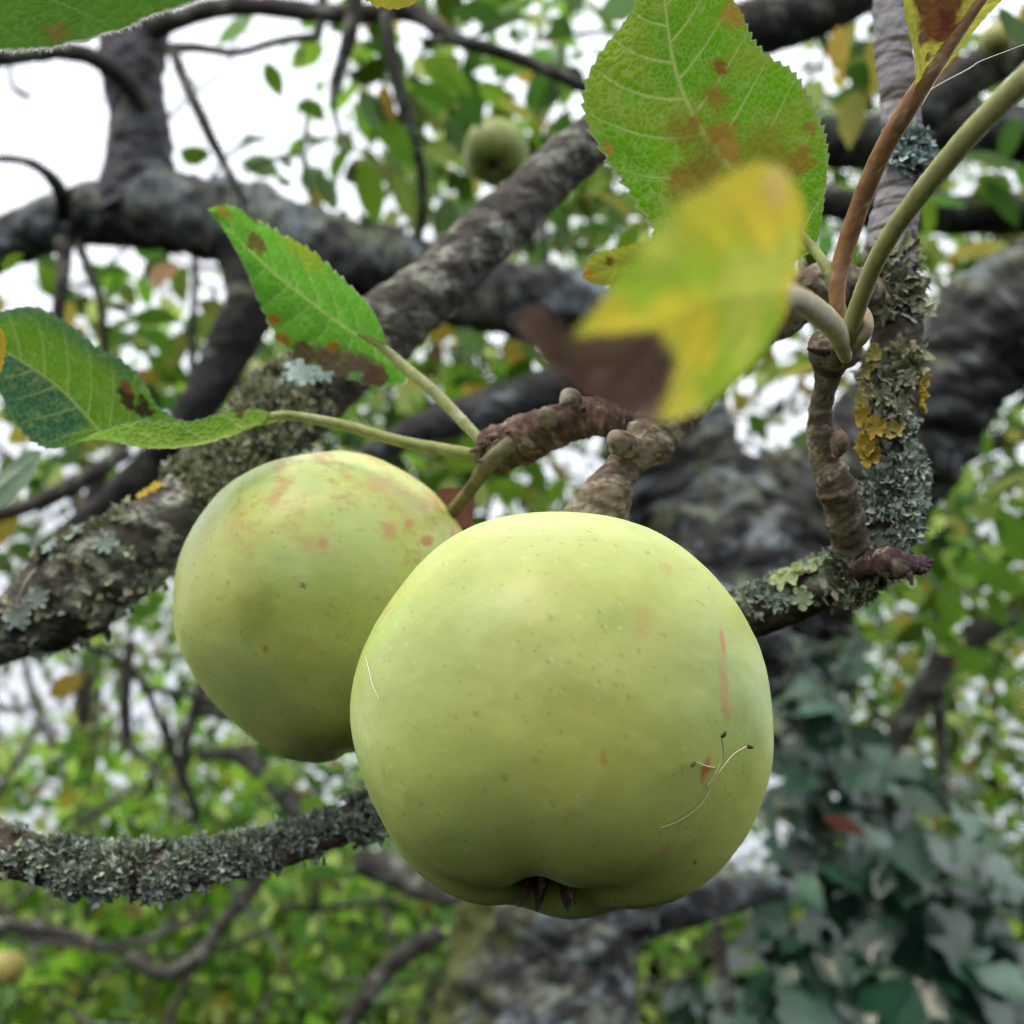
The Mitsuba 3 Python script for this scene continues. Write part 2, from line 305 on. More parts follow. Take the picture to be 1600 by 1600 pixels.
# leaves of the apple tree that show singly (x, y, distance, length in view pixels, direction in degrees, yellow)
SINGLE = [(415, 98, .95, 52, -65, 0), (376, 226, .95, 48, 25, 0), (466, 158, .95, 62, -40, 0), (478, 196, .95, 44, -85, 0), (498, 222, .95, 24, 10, 0), (432, 278, .95, 26, -25, 0), (388, 272, .95, 38, 30, 0),
          (492, 270, .95, 60, -60, 0), (490, 296, .95, 40, -80, 1), (345, 262, .92, 40, -70, 0), (440, 240, .95, 36, -60, 0), (470, 236, .95, 30, -70, 0), (150, 430, .95, 50, 10, 0), (195, 440, .95, 44, -70, 0), (150, 480, .95, 60, -10, 0), (205, 500, .95, 70, 5, 0),
          (165, 505, .95, 40, -75, 0), (240, 515, .95, 50, -60, 0), (0, 420, .5, 46, 25, 0), (-5, 450, .5, 60, -90, 1), (310, 470, .97, 80, -30, 1), (330, 440, .97, 60, -80, 0), (885, 60, .9, 100, -100, 0), (840, 70, .9, 26, 80, 0),
          (700, 20, .85, 110, -10, 0), (740, 60, .85, 120, 20, 0), (660, 90, .85, 120, -40, 0), (720, 110, .88, 110, -70, 0), (640, 130, .88, 100, -20, 0), (570, 70, .9, 90, -20, 0), (560, 140, .9, 110, -50, 0), (600, 190, .9, 120, -60, 0),
          (570, 250, .92, 120, -80, 0), (620, 270, .92, 100, -70, 0), (560, 330, .95, 90, -60, 0), (600, 130, .9, 70, -80, 1), (1310, 40, .9, 70, -80, 1), (1370, 55, .9, 110, -90, 1), (1330, 80, .9, 90, -70, 0), (1290, 110, .9, 110, 10, 0), (1350, 130, .9, 120, -100, 1),
          (1215, 590, .8, 60, 20, 1), (1255, 585, .8, 50, -75, 1), (1230, 690, .8, 80, 5, 0), (1500, 800, .75, 130, -10, 0), (1560, 790, .75, 130, -70, 0), (1520, 880, .75, 110, -30, 0), (1420, 850, .75, 130, -60, 0), (1480, 900, .8, 120, -100, 0), (1440, 960, .8, 120, -50, 0), (1590, 880, .75, 90, -100, 0),
          (1240, 900, .9, 60, -80, 0), (780, 150, .95, 70, -40, 1), (830, 160, .95, 90, -80, 0), (700, 180, .95, 110, -60, 0), (740, 130, .95, 100, -30, 0), (860, 200, .95, 80, 10, 0), (840, 300, 1.2, 90, -60, 0), (880, 330, 1.2, 80, -80, 0), (930, 300, 1.2, 90, -40, 1),
          (1500, 240, 1.0, 120, -20, 0), (1540, 280, 1.0, 110, -60, 0), (1560, 380, 1.0, 110, -160, 1), (1440, 300, 1.0, 90, -80, 0), (1480, 400, 1.0, 120, 5, 1), (1590, 180, 1.0, 90, -100, 0), (1400, 400, 1.0, 90, -80, 0), (1560, 10, .5, 110, -50, 0), (1500, 420, 1.0, 100, 15, 0),
          (720, 600, 1.1, 50, -70, 1), (640, 620, 1.1, 90, -70, 0), (690, 720, 1.1, 90, -10, 0), (800, 700, 1.1, 110, -50, 0), (840, 760, 1.1, 80, -80, 0), (760, 760, 1.1, 90, -10, 0), (75, 1090, 1.1, 60, 35, 1), (50, 600, 1.0, 60, -30, 1), (10, 690, 1.0, 60, 20, 1), (30, 700, 1.0, 50, -50, 0),
          (255, 790, 1.1, 90, 5, 0), (470, 1370, 1.3, 90, 10, 0), (540, 1280, 1.3, 50, -60, 0), (1255, 880, 1.0, 60, -60, 0)]
n_leaf_parts = 0
for (x, y, d, L, a, yel) in SINGLE:
    s = px_size(d)
    ca, sa = math.cos(math.radians(a)), math.sin(math.radians(a))
    axis = (RIGHT * ca + UP * sa + FWD * rng.uniform(-0.5, 0.5))[None]
    nrm = (-FWD * rng.uniform(0.5, 1.2) + np.array([0, 0, 0.7]) + rng.normal(0, 0.4, 3))[None]
    col = (YELLOWS[rng.integers(0, 3, 1)] if yel else GREENS[rng.integers(0, 5, 1)]) * rng.uniform(0.85, 1.3)
    v, f, c, _, _ = leaf_batch(P((x, y, d)), axis, nrm, np.array([L * s * (1.1 if L < 75 else .85)]), col, width=.85 if L < 75 else .72)
    put('leaf', (v, f), 'far_leaf_tissue', tree, color=c)
    n_leaf_parts += 1

# leaf clusters of the same tree (x, y, distance, count, spread x, spread y, yellow share)
CLUSTERS = [(640, 80, 1.5, 60, 90, 70, .08), (720, 170, 1.6, 70, 100, 70, .15), (820, 150, 1.6, 50, 80, 60, .15), (590, 250, 1.5, 60, 60, 90, .08), (850, 40, 1.7, 16, 60, 40, .05), (700, 320, 1.7, 40, 80, 50, .1), (850, 330, 1.8, 60, 70, 60, .12), (950, 320, 1.8, 40, 60, 60, .12),
            (1330, 110, 1.5, 50, 60, 70, .25), (1540, 60, 1.4, 50, 80, 70, .12), (1540, 270, 1.6, 60, 90, 60, .15), (1350, 290, 1.8, 60, 80, 70, .12), (1500, 420, 1.5, 50, 90, 50, .2), (1300, 420, 1.8, 50, 80, 60, .1), (100, 620, 1.6, 50, 90, 60, .2), (170, 540, 1.5, 40, 70, 60, .1),
            (260, 560, 1.6, 50, 70, 60, .15), (330, 480, 1.4, 30, 40, 60, .25), (130, 760, 1.7, 70, 120, 60, .15), (480, 640, 1.7, 60, 80, 60, .1), (660, 600, 1.7, 80, 90, 70, .12), (760, 700, 1.7, 90, 90, 80, .1), (60, 900, 1.9, 60, 90, 60, .25), (240, 860, 1.9, 60, 80, 60, .15), (1540, 620, 1.9, 50, 80, 60, .1), (1560, 780, 1.8, 70, 80, 80, .08), (1440, 900, 1.8, 80, 90, 80, .08), (1170, 560, 1.6, 36, 50, 40, .1), (1280, 520, 1.7, 30, 50, 40, .1), (800, 330, 1.7, 40, 70, 50, .12), (960, 340, 1.5, 30, 40, 50, .12), (760, 640, 1.6, 50, 80, 50, .1)]
rest = []
parts_left = 300 - n_leaf_parts
order = []
for (x, y, d, n, sx, sy, yel) in CLUSTERS:
    s = px_size(d)
    pos, axis, nrm, L, col = random_leaves(P((x, y, d))[0], np.array([sx * s, 0.16, sy * s]), n, 0.062, yel)
    order.append((d, pos, axis, nrm, L, col))
for d, pos, axis, nrm, L, col in sorted(order, key=lambda o: o[0]):
    v, f, c, vv, cc = leaf_batch(pos, axis, nrm, L, col)
    k = min(parts_left, len(pos) // 3)
    for i in range(k):
        put('leaf', (vv[i], TEMPLATE_F), 'far_leaf_tissue', tree, color=cc[i])
    parts_left -= k
    f = f.reshape(len(pos), -1, 3)[k:].reshape(-1, 3)
    rest.append((v, f, c))
mv, mf = join([(v, f) for v, f, _ in rest])
put('foliage', (mv, mf), 'far_leaf_tissue', tree, color=np.vstack([c for _, _, c in rest]), kind='stuff')

# ------------------------------------------------------------------ trees and bushes farther off
def far_tree(name, label, cat, blobs, trunk_rows=None, size=0.065, yellow=0.05, bright=1.0, singles=0, seed=0, twigs=(), added_ring=()):
    key = thing(name, label, cat)
    for rows in trunk_rows or ():
        t = Tube(rows, n=50, sides=14, knob=0.15, seed=seed)
        put('trunk' if rows is trunk_rows[0] else 'branch', t.mesh(), 'bark', key, color=bark_color(t.v, 5 + seed, scale=0.05, amount=0.25, base=(0.07, 0.06, 0.055)))
    for (x, y, d, spread, n) in twigs:  # thin bare twigs among the leaves
        for _ in range(n):
            p = P((x, y, d))[0] + rng.normal(0, 1, 3) * [spread, .25, spread * .7]
            a = norm(rng.normal(0, 1, 3) * [1, .5, .8])
            L = rng.uniform(.2, .7)
            pts = [p]
            for k in range(4):
                a = norm(a + rng.normal(0, .35, 3))
                pts.append(pts[-1] + a * L / 4)
            r0 = rng.uniform(.003, .008)
            t = Tube(np.column_stack([pts, np.linspace(r0, r0 * .4, 5)]), n=16, sides=7, world=True, seed=seed)
            put('branch', t.mesh(), 'bark', key, color=bark_color(t.v, 5 + seed, scale=0.03, amount=0.25, base=(0.09, 0.08, 0.075)))
    sets = []
    for (X_, Y_, Z_, sx, sy, sz, n) in added_ring:
        sets.append(random_leaves(np.array([X_, Y_, Z_]), np.array([sx, sy, sz]), n, size * 1.6, yellow, bright=bright, clump=11))
    for (x, y, d, rx, ry, rd, n) in blobs:
        s, n = px_size(d), int(n * 1.35)
        sets.append(random_leaves(P((x, y, d))[0], np.array([rx * s, rd, ry * s]), n, size, yellow, bright=bright, clump=11))
    pos, axis, nrm, L, col = (np.concatenate([q[k] for q in sets]) for k in range(5))
    X, Y = to_view(pos)
    order = np.argsort((pos - EYE) @ FWD + 100 * ((X < 0) | (X > 1600) | (Y < 0) | (Y > 1600)))
    pos, axis, nrm, L, col = pos[order], axis[order], nrm[order], L[order], col[order]
    v, f, c, vv, cc = leaf_batch(pos[:singles], axis[:singles], nrm[:singles], L[:singles], col[:singles])
    for i in range(singles):
        put('leaf', (vv[i], TEMPLATE_F), 'far_leaf_tissue', key, color=cc[i])
    v, f, c, _, _ = leaf_batch(pos[singles:], axis[singles:], nrm[singles:], L[singles:], col[singles:], LOW_T, LOW_F)
    put('crown', (v, f), 'far_leaf_tissue', key, color=c, kind='stuff')
    return key


far_tree('tree', 'blurred bright green tree low on the left, below the lichened twig', 'tree', [(150, 1430, 2.3, 190, 110, .3, 760), (330, 1260, 2.4, 150, 110, .3, 560), (40, 1560, 2.2, 180, 80, .3, 600), (470, 1500, 2.3, 140, 110, .3, 620), (100, 1190, 2.5, 120, 70, .3, 130)],
         [[(240, 2900, 2.6, 60), (260, 1900, 2.6, 40), (300, 1500, 2.6, 20), (330, 1250, 2.6, 8)]], size=.055, yellow=.06, singles=300, bright=1.6, twigs=[(200, 1350, 1.95, .5, 50), (350, 1150, 2.0, .4, 24), (450, 1500, 1.95, .4, 18)])
far_tree('tree', 'blurred green tree between the trunk and the lower edge left of it', 'tree', [(600, 1530, 3.0, 140, 110, .3, 700), (430, 1300, 3.1, 160, 120, .3, 600), (600, 1330, 3.1, 110, 100, .3, 420), (330, 1560, 3.0, 150, 80, .3, 500), (230, 1060, 3.2, 130, 80, .3, 240)],
         [[(560, 2700, 3.3, 50), (560, 1800, 3.3, 34), (540, 1400, 3.3, 14)]], size=.056, yellow=.05, singles=250, seed=1, bright=1.5, twigs=[(500, 1350, 2.55, .5, 36), (300, 1100, 2.75, .4, 15)])
far_tree('tree', 'blurred green tree behind the fork of the trunk, right of the apples', 'tree', [(1300, 1010, 2.9, 150, 100, .3, 560), (1480, 1060, 2.9, 130, 130, .3, 640), (1560, 850, 3.0, 120, 110, .3, 460), (1400, 860, 3.0, 110, 110, .3, 420), (1560, 1260, 2.8, 110, 120, .3, 560), (1080, 1530, 2.9, 120, 90, .3, 560)],
         [[(1500, 2700, 3.2, 60), (1500, 1700, 3.2, 42), (1480, 1200, 3.2, 22), (1470, 900, 3.2, 10)]], size=.056, yellow=.05, singles=300, seed=2, bright=1.25, twigs=[(1450, 1050, 2.45, .5, 39), (1100, 1530, 2.45, .3, 12)])
far_tree('tree', 'blurred thin tree with sky showing through, above the diagonal branch', 'tree', [(700, 190, 3.6, 120, 130, .3, 260), (850, 330, 3.6, 120, 90, .3, 280), (1330, 280, 3.6, 140, 140, .3, 420), (1520, 380, 3.6, 130, 150, .3, 480), (700, 610, 3.6, 150, 90, .3, 760), (800, 690, 3.6, 130, 80, .3, 560), (560, 690, 3.5, 140, 70, .3, 360), (1150, 520, 3.6, 120, 80, .3, 300)],
         [[(700, 2600, 3.8, 60), (700, 1400, 3.8, 40), (720, 700, 3.8, 20), (740, 300, 3.8, 7)]], size=.056, yellow=.07, singles=150, seed=3, twigs=[(700, 250, 2.6, .5, 34), (1400, 330, 2.6, .5, 36), (680, 650, 2.4, .45, 34)])
far_tree('tree', 'blurred pale green tree at the left edge behind the lichened branch', 'tree', [(130, 810, 3.3, 150, 100, .3, 300), (300, 640, 3.4, 130, 80, .3, 300), (60, 970, 3.3, 120, 80, .3, 170), (310, 950, 3.4, 110, 90, .3, 240)],
         [[(100, 2600, 3.5, 60), (120, 1300, 3.5, 30), (160, 900, 3.5, 12)]], size=.056, yellow=.12, singles=150, seed=4, bright=1.1, twigs=[(200, 750, 2.85, .6, 24), (150, 1000, 2.85, .5, 15)])
far_tree('hedge', 'dense green hedge closing off the view behind the orchard trees, with a leaf ring added out of view', 'hedge', [(x, 1640, 4.6, 230, 120, .25, 700) for x in (-100, 300, 700, 1100, 1500, 1800)] + [(x, 1400, 4.8, 220, 100, .25, 430) for x in (-100, 250, 650, 1100, 1500, 1750)] + [(400, 1220, 5.0, 160, 80, .25, 160), (800, 1200, 5.0, 200, 100, .25, 380)] + [(x, 1150, 5.0, 170, 110, .25, 440) for x in (1150, 1450, 1750)] + [(x, 920, 5.2, 160, 110, .25, 300) for x in (1250, 1500, 1750)], size=0.07, yellow=.05, bright=1.0, seed=5,
         added_ring=[(3.6 * math.sin(a), 3.6 * math.cos(a), .6, .55, .55, .45, 300) for a in np.linspace(math.radians(60), math.radians(300), 13)])  # leaf ring added out of view, blocking low light from beside and behind

# ------------------------------------------------------------------ ivy at the lower right
ivy = thing('ivy', 'dark glossy ivy climbing at the lower right, leaves shining grey with sky', 'plant')
IV_T = [(0, 0)]
lobes = [(-0.06, 0.0), (-0.16, 0.3), (0.10, 0.50), (0.30, 0.38), (0.52, 0.40), (0.68, 0.22), (0.98, 0.0)]
half = np.array(lobes)
outline = np.vstack([half, half[-2:0:-1] * [1, -1]])
IV_V = np.vstack([[[0.28, 0, -0.05]], np.column_stack([outline, 0.10 * np.abs(outline[:, 1]) - 0.10 * np.maximum(outline[:, 0] - .4, 0)])])
IV_F = np.array([[0, 1 + i, 1 + (i + 1) % len(outline)] for i in range(len(outline))])[:, [0, 2, 1]]
for rows in ([(1560, 1700, 1.75, 14), (1480, 1500, 1.7, 13), (1400, 1350, 1.65, 11), (1290, 1200, 1.6, 9), (1240, 1080, 1.6, 7), (1260, 1000, 1.6, 5)], [(1250, 1700, 1.75, 12), (1330, 1560, 1.7, 10), (1440, 1450, 1.7, 9), (1560, 1380, 1.7, 7)], [(1100, 1700, 1.8, 9), (1180, 1580, 1.75, 8), (1240, 1450, 1.7, 7)]):
    t = Tube(rows, n=50, sides=12, seed=70)
    put('stem', t.mesh(), 'bark', ivy, color=bark_color(t.v, 70, scale=.02, amount=.1))
ivy_spots = []
for (x, y, d, n, sx, sy, L) in [(1250, 1110, 1.6, 50, 50, 75, 58), (1290, 1000, 1.7, 34, 60, 40, 52), (1340, 1230, 1.6, 62, 90, 55, 70), (1430, 1360, 1.5, 60, 100, 60, 88), (1400, 1470, 1.5, 54, 100, 50, 94), (1330, 1560, 1.45, 54, 130, 40, 94), (1540, 1520, 1.5, 50, 80, 70, 94), (1200, 1500, 1.7, 24, 60, 50, 60), (1280, 1360, 1.6, 40, 60, 60, 70), (1120, 1575, 1.7, 20, 70, 25, 62)]:
    for _ in range(n):
        ivy_spots.append((x + rng.normal() * sx * 0.75, y + rng.normal() * sy * 0.75, d + rng.uniform(-.12, .2), L * rng.uniform(.45, 1.1)))
ivy_spots.sort(key=lambda q: q[2])
deep = []
for n_, (x, y, d, L) in enumerate(ivy_spots):
    down = norm(np.array([rng.normal() * .8, -0.5 + rng.normal() * .4, -0.6 + rng.normal() * .4]))
    nrm = norm(np.array([rng.normal() * .4, -0.72 + rng.normal() * .28, 0.8]) if rng.random() < .6 else np.array([rng.normal() * .7, -0.9, rng.normal() * .4]))
    side = norm(np.cross(nrm, down))
    ax = np.cross(side, nrm)
    wob = IV_V + rng.normal(0, .035, IV_V.shape)
    v = P((x, y, d)) + L * px_size(d) * (wob[:, :1] * ax + wob[:, 1:2] * side * rng.uniform(.8, 1.1) + wob[:, 2:3] * rng.uniform(-.5, 2.2) * nrm)
    c = np.tile(np.array([0.013, 0.05, 0.024]) * rng.uniform(.5, 1.7), (len(v), 1))
    if rng.random() < .03:
        c = np.tile(np.array([0.06, 0.08, 0.02]) * rng.uniform(.6, 1.4), (len(v), 1))
    c[0] *= 1.5
    if n_ < 299:
        put('leaf', (v, IV_F), 'ivy_tissue', ivy, color=c, smooth_=True)
    else:
        deep.append((v, IV_F, c))
mv, mf = join([(v, f) for v, f, _ in deep])
put('foliage', (mv, mf), 'ivy_tissue', ivy, color=np.vstack([c for _, _, c in deep]), kind='stuff')
v, f, c, _, _ = leaf_batch(P((1285, 1280, 1.35)), norm(RIGHT - .3 * UP)[None], norm(np.array([0, -.6, .8]))[None], np.array([.06]), np.array([[0.17, 0.065, 0.045]]))
k_ = thing('dead_leaf', 'red-brown dead leaf caught in the ivy', 'leaf')
put('blade', (v, f), 'far_leaf_tissue', k_, color=c)

# ------------------------------------------------------------------ lichen lobes on near bark
def lichen(tube, spots, colors, size=0.0022, seed=0, clump=.45, lift=1.0):
    """Many small cupped, forked lobes sitting on a tube. spots: (share along from, to, angle centre, angle spread, count)."""
    r = np.random.default_rng(seed)
    vs, cs = [], []
    nu, nv = 5, 5
    for (a, b, th, sp, n) in spots:
        m = n * 2
        s = r.uniform(a, b, m)
        ang = th + r.normal(0, sp, m)
        i = np.clip((s * (tube.n - 1)).astype(int), 0, tube.n - 2)
        j = ((ang / (2 * np.pi)) % 1.0 * tube.sides).astype(int) % tube.sides
        p = tube.grid[i, j] + r.normal(0, .0004, (m, 3))
        field = fbm(p / (size * 2.6), 3, seed + 1)
        k = np.argsort(-field + .12 * r.random(m))[:n] if clump else np.arange(n)
        p, nrm, field = p[k], tube.dirs[i[k], j[k]], field[k]
        nrm = norm(nrm + r.normal(0, .35, (n, 3)))
        axis = norm(np.cross(nrm, norm(r.normal(0, 1, (n, 3)))) + nrm * r.uniform(0.0, 1.5, (n, 1)) * lift)
        side = norm(np.cross(axis, nrm + 1e-3))
        nn = np.cross(side, axis)
        L = size * r.uniform(.5, 1.4, n) * (0.5 + field)
        u = np.linspace(0, 1, nu)
        w = np.linspace(-1, 1, nv)
        U, W = np.meshgrid(u, w, indexing='ij')
        wid = (0.16 + 0.42 * U ** 1.2) * r.uniform(.6, 1.3, (n, 1, 1)) * (1 + 0.25 * r.normal(0, 1, (n, nu, nv)))
        cup = r.uniform(-.5, 1.0, (n, 1, 1))
        fork = (np.abs(W) > .3) * .22 * (U > .9) * r.uniform(.2, 1.4, (n, nu, nv))
        v = p[:, None, None] - nrm[:, None, None] * 0.0003 + L[:, None, None, None] * (axis[:, None, None] * (U[None] + fork)[..., None] + side[:, None, None] * (W[None] * wid)[..., None]
            + nn[:, None, None] * ((W ** 2 * .35)[None] * cup + (U ** 2)[None] * (cup - .2) * .8 + .05 * r.normal(0, 1, (n, nu, nv)))[..., None])
        c = np.asarray(colors)[r.integers(0, len(colors), n)] * r.uniform(.6, 1.25, (n, 1))
        vs.append(v.reshape(-1, 3))
        cs.append(np.repeat(c[:, None], nu * nv, 1).reshape(-1, 3) * np.tile(0.7 + .45 * U.ravel(), n)[:, None])
    v = np.vstack(vs)
    n = len(v) // (nu * nv)
    f = (grid_faces(nu, nv)[None] + (np.arange(n) * nu * nv)[:, None, None]).reshape(-1, 3)
    return v, f, np.vstack(cs)


def rosette(name, tube, share, angle, radius, color, parent, seed=0, lobes=7, ruffle=.3, label=None, lift=.12, edge=1.25, off=.0009):
    """A leafy lichen: one lobed, ruffled sheet lying over the bark, its margin raised."""
    r = np.random.default_rng(seed)
    nr, na = 12, 72
    i = int(np.clip(share * (tube.n - 1), 1, tube.n - 2))
    j = int((angle / (2 * np.pi)) % 1.0 * tube.sides) % tube.sides
    p0, nrm = tube.grid[i, j], tube.dirs[i, j]
    t = tube.t[i]
    q = np.cross(nrm, t)
    R_, A_ = np.meshgrid(np.linspace(0.02, 1, nr), np.arange(na) / na * 2 * np.pi, indexing='ij')
    ring = np.stack([np.cos(A_), np.sin(A_), A_ * 0], -1)
    lob = 0.72 + .5 * (np.abs(np.sin(A_ * lobes / 2 + 3 * fbm(ring * 1.5, 2, seed))) ** .6 - .5) + .7 * (fbm(ring * 2.2 + seed, 3, seed + 1) - .5)
    rr = radius * R_ * (1 + (lob - 1) * R_)
    a, b = rr * np.cos(A_), rr * np.sin(A_)
    tr = float(tube.r[i])
    th = b / tr
    h = tr * np.cos(np.clip(th, -1.3, 1.3)) - tr
    up = radius * (.06 + lift * R_ ** 2 + ruffle * R_ ** 2.5 * (fbm(np.stack([a, b, a * 0], -1) / (radius * .32), 3, seed + 2) - .42))
    v = p0 + t * a[..., None] + q * (tr * np.sin(np.clip(th, -1.3, 1.3)))[..., None] + nrm * (h + up + off)[..., None]
    c = np.asarray(color) * (0.75 + .5 * fbm(v / (radius * .25), 3, seed + 3))[..., None] * (0.8 + (edge - .8) * R_ ** 3)[..., None]
    put(name, (v.reshape(-1, 3), grid_faces(nr, na, True)), 'lichen_tissue', parent, color=np.clip(c, 0, 1).reshape(-1, 3), label=label)


def facing(tube, share, cam_up, cam_toward=1.0, cam_right=0.0):
    """The angle on the tube that faces the given direction (up, towards the viewer, right)."""
    i = int(share * (tube.n - 1))
    d = UP * cam_up - FWD * cam_toward + RIGHT * cam_right
    return math.atan2(d @ tube.y[i], d @ tube.x[i])


def share_at(tube, x, y):
    q = (tube.p - EYE)
    d = q @ FWD
    sx, sy = 800 + q @ RIGHT / d / TAN * 800, 800 - q @ UP / d / TAN * 800
    return float(np.argmin((sx - x) ** 2 + (sy - y) ** 2)) / (tube.n - 1)


GREY_LICHEN = [(0.34, 0.40, 0.34), (0.27, 0.33, 0.28), (0.42, 0.47, 0.40), (0.22, 0.27, 0.20)]
OLIVE_LICHEN = [(0.30, 0.31, 0.20), (0.36, 0.37, 0.25), (0.24, 0.24, 0.15), (0.33, 0.30, 0.22)]
YELLOW_LICHEN = [(0.55, 0.40, 0.06), (0.50, 0.42, 0.10), (0.42, 0.36, 0.12)]

# ------------------------------------------------------------------ the diagonal branch behind the apples
diag = thing('lichened_branch', 'diagonal lichen-spotted branch running from the large leaf down to the left edge', 'branch')
tb = Tube([(-90, 1020, .315, 48), (0, 990, .318, 48), (90, 940, .32, 70), (170, 885, .322, 72), (260, 815, .33, 56), (350, 740, .34, 56), (450, 640, .35, 60), (540, 560, .36, 58), (640, 480, .37, 50), (760, 370, .385, 46), (860, 275, .40, 40), (930, 215, .41, 37), (1060, 130, .43, 34)],
          n=420, sides=96, knob=0.22, fine=0.10, fine_scale=8, seed=81)
col = bark_color(tb.v, 81, base=(0.085, 0.075, 0.065), dark=(0.02, 0.02, 0.017), pale=(0.26, 0.29, 0.23), pale2=(0.40, 0.40, 0.34), amount=.34, scale=.0045)
put('bark', tb.mesh(), 'bark', diag, color=col)
top = facing(tb, .3, 1, .3)
SD = lambda x, y: share_at(tb, x, y)
v, f, c = lichen(tb, [(SD(300, 780), SD(480, 620), facing(tb, SD(400, 690), .8, .8), .8, 3200), (SD(110, 920), SD(240, 830), facing(tb, SD(180, 870), 1, .2), .5, 260), (SD(20, 960), SD(230, 850), facing(tb, SD(90, 920), .1, 1), 1.0, 200), (SD(420, 660), SD(520, 590), facing(tb, SD(460, 630), 1, .3), .8, 420)], GREY_LICHEN[:1] + OLIVE_LICHEN + OLIVE_LICHEN[:2], .0019, 82)
put('lichen', (v, f), 'lichen_tissue', diag, color=c, smooth_=True, kind='stuff')
for k, (x, y, u, tw_, rad) in enumerate([(470, 606, .2, 1, .0062), (450, 612, .4, 1, .004), (492, 600, -.2, 1, .0045), (130, 840, 1, .3, .0038), (105, 868, 1, .6, .003), (60, 975, 0, 1, .004), (110, 960, .1, 1, .0035), (190, 880, .2, 1, .004)]):
    rosette('lichen_rosette', tb, SD(x, y), facing(tb, SD(x, y), u, tw_), rad, [(0.34, 0.46, 0.42), (0.30, 0.38, 0.34)][k > 2], diag, seed=400 + k, off=.0016, label='pale blue-green lichen rosette on the branch' if k == 0 else None)
for k, (x, y) in enumerate([(238, 776), (228, 784), (246, 770)]):
    rosette('lichen_patch', tb, SD(x, y), facing(tb, SD(x, y), 1, .35), .0026, (0.55, 0.40, 0.07), diag, seed=420 + k, ruffle=.6, label='small orange-yellow lichen patch on top of the branch' if k == 0 else None)

# ------------------------------------------------------------------ fruiting branch: the twig that carries the apples
fb = thing('fruiting_branch', 'lichen-tufted apple branch with leaves, spurs and two apples hanging from it', 'branch')
tw = Tube([(-120, 1270, .25, 38), (-30, 1308, .255, 37), (40, 1338, .255, 36), (120, 1360, .258, 33), (220, 1362, .26, 34), (330, 1350, .262, 28), (430, 1330, .265, 29), (520, 1297, .27, 27), (590, 1262, .28, 33), (720, 1190, .295, 36), (860, 1110, .30, 34), (1020, 1030, .29, 34), (1150, 972, .262, 36), (1220, 945, .252, 36), (1290, 915, .245, 34), (1350, 880, .24, 36), (1385, 825, .24, 38), (1395, 745, .242, 36), (1385, 660, .245, 34), (1392, 590, .248, 32), (1400, 510, .25, 38), (1388, 430, .252, 40), (1400, 330, .256, 34), (1410, 220, .26, 30), (1400, 110, .265, 28), (1393, 20, .27, 28), (1385, -90, .275, 28)],
          n=1000, sides=80, knob=0.18, fine=0.12, fine_scale=9, seed=91)
vy = tw.v
col = bark_color(vy, 91, base=(0.105, 0.08, 0.065), dark=(0.03, 0.023, 0.02), pale=(0.24, 0.25, 0.20), amount=.2, scale=.005)
# the upper, smooth part has pale violet-grey bark with dark cross marks
hz = (vy - EYE) @ UP / ((vy - EYE) @ FWD)
upz = smooth(0.17, 0.26, hz) * ((vy - EYE) @ RIGHT > 0.05)
grey = mixc((0.19, 0.18, 0.20), (0.34, 0.33, 0.36), fbm(vy / .004, 3, 93))
ringn = fbm(np.stack([vy @ RIGHT / .02, vy @ FWD / .02, vy @ UP / .0022], 1), 3, 95)
grey = mixc(grey, (0.08, 0.07, 0.055), smooth(.56, .66, ringn))
col = col * (1 - upz[:, None]) + grey * upz[:, None]
put('bark', tw.mesh(), 'bark', fb, color=col)


S = lambda x, y: share_at(tw, x, y)
F = lambda x, y, up, tow=1, rt=0: facing(tw, S(x, y), up, tow, rt)
v, f, c = lichen(tw, [(S(70, 1350), S(410, 1330), F(230, 1365, 1, .45), .55, 3900), (S(10, 1325), S(100, 1358), F(60, 1350, .6, .8), .7, 260), (S(390, 1335), S(560, 1275), F(480, 1310, 1, .3), .45, 900), (S(90, 1355), S(300, 1355), F(200, 1360, .1, 1), .55, 1500), (S(110, 1355), S(350, 1350), F(220, 1360, -.8, .6), .5, 240),
                      (S(555, 1280), S(600, 1255), F(575, 1268, .5, 1), 1.3, 620), (S(330, 1350), S(560, 1280), F(450, 1320, 0, 1), .6, 420)], GREY_LICHEN + [(0.36, 0.38, 0.25), (0.50, 0.55, 0.47)], .0016, 92)
put('lichen', (v, f), 'lichen_tissue', fb, color=c, kind='stuff')
v, f, c = lichen(tw, [(S(1165, 965), S(1300, 910), F(1230, 940, .9, .6), .6, 520), (S(1310, 900), S(1395, 745), F(1380, 820, .1, 1), 1.2, 2300), (S(1395, 760), S(1385, 640), F(1390, 700, 0, 1, .5), .7, 420)], GREY_LICHEN + [(0.48, 0.54, 0.48)], .0017, 94)
put('lichen', (v, f), 'lichen_tissue', fb, color=c, kind='stuff')
v, f, c = lichen(tw, [(S(1385, 660), S(1395, 540), F(1390, 600, 0, 1, -.2), .8, 520), (S(1400, 500), S(1390, 400), F(1395, 450, 0, 1, .5), 1.0, 260), (S(1320, 895), S(1375, 850), F(1345, 885, -.8, .7), .7, 900)], OLIVE_LICHEN + GREY_LICHEN[:1], .0020, 96)
put('lichen', (v, f), 'lichen_tissue', fb, color=c, kind='stuff')
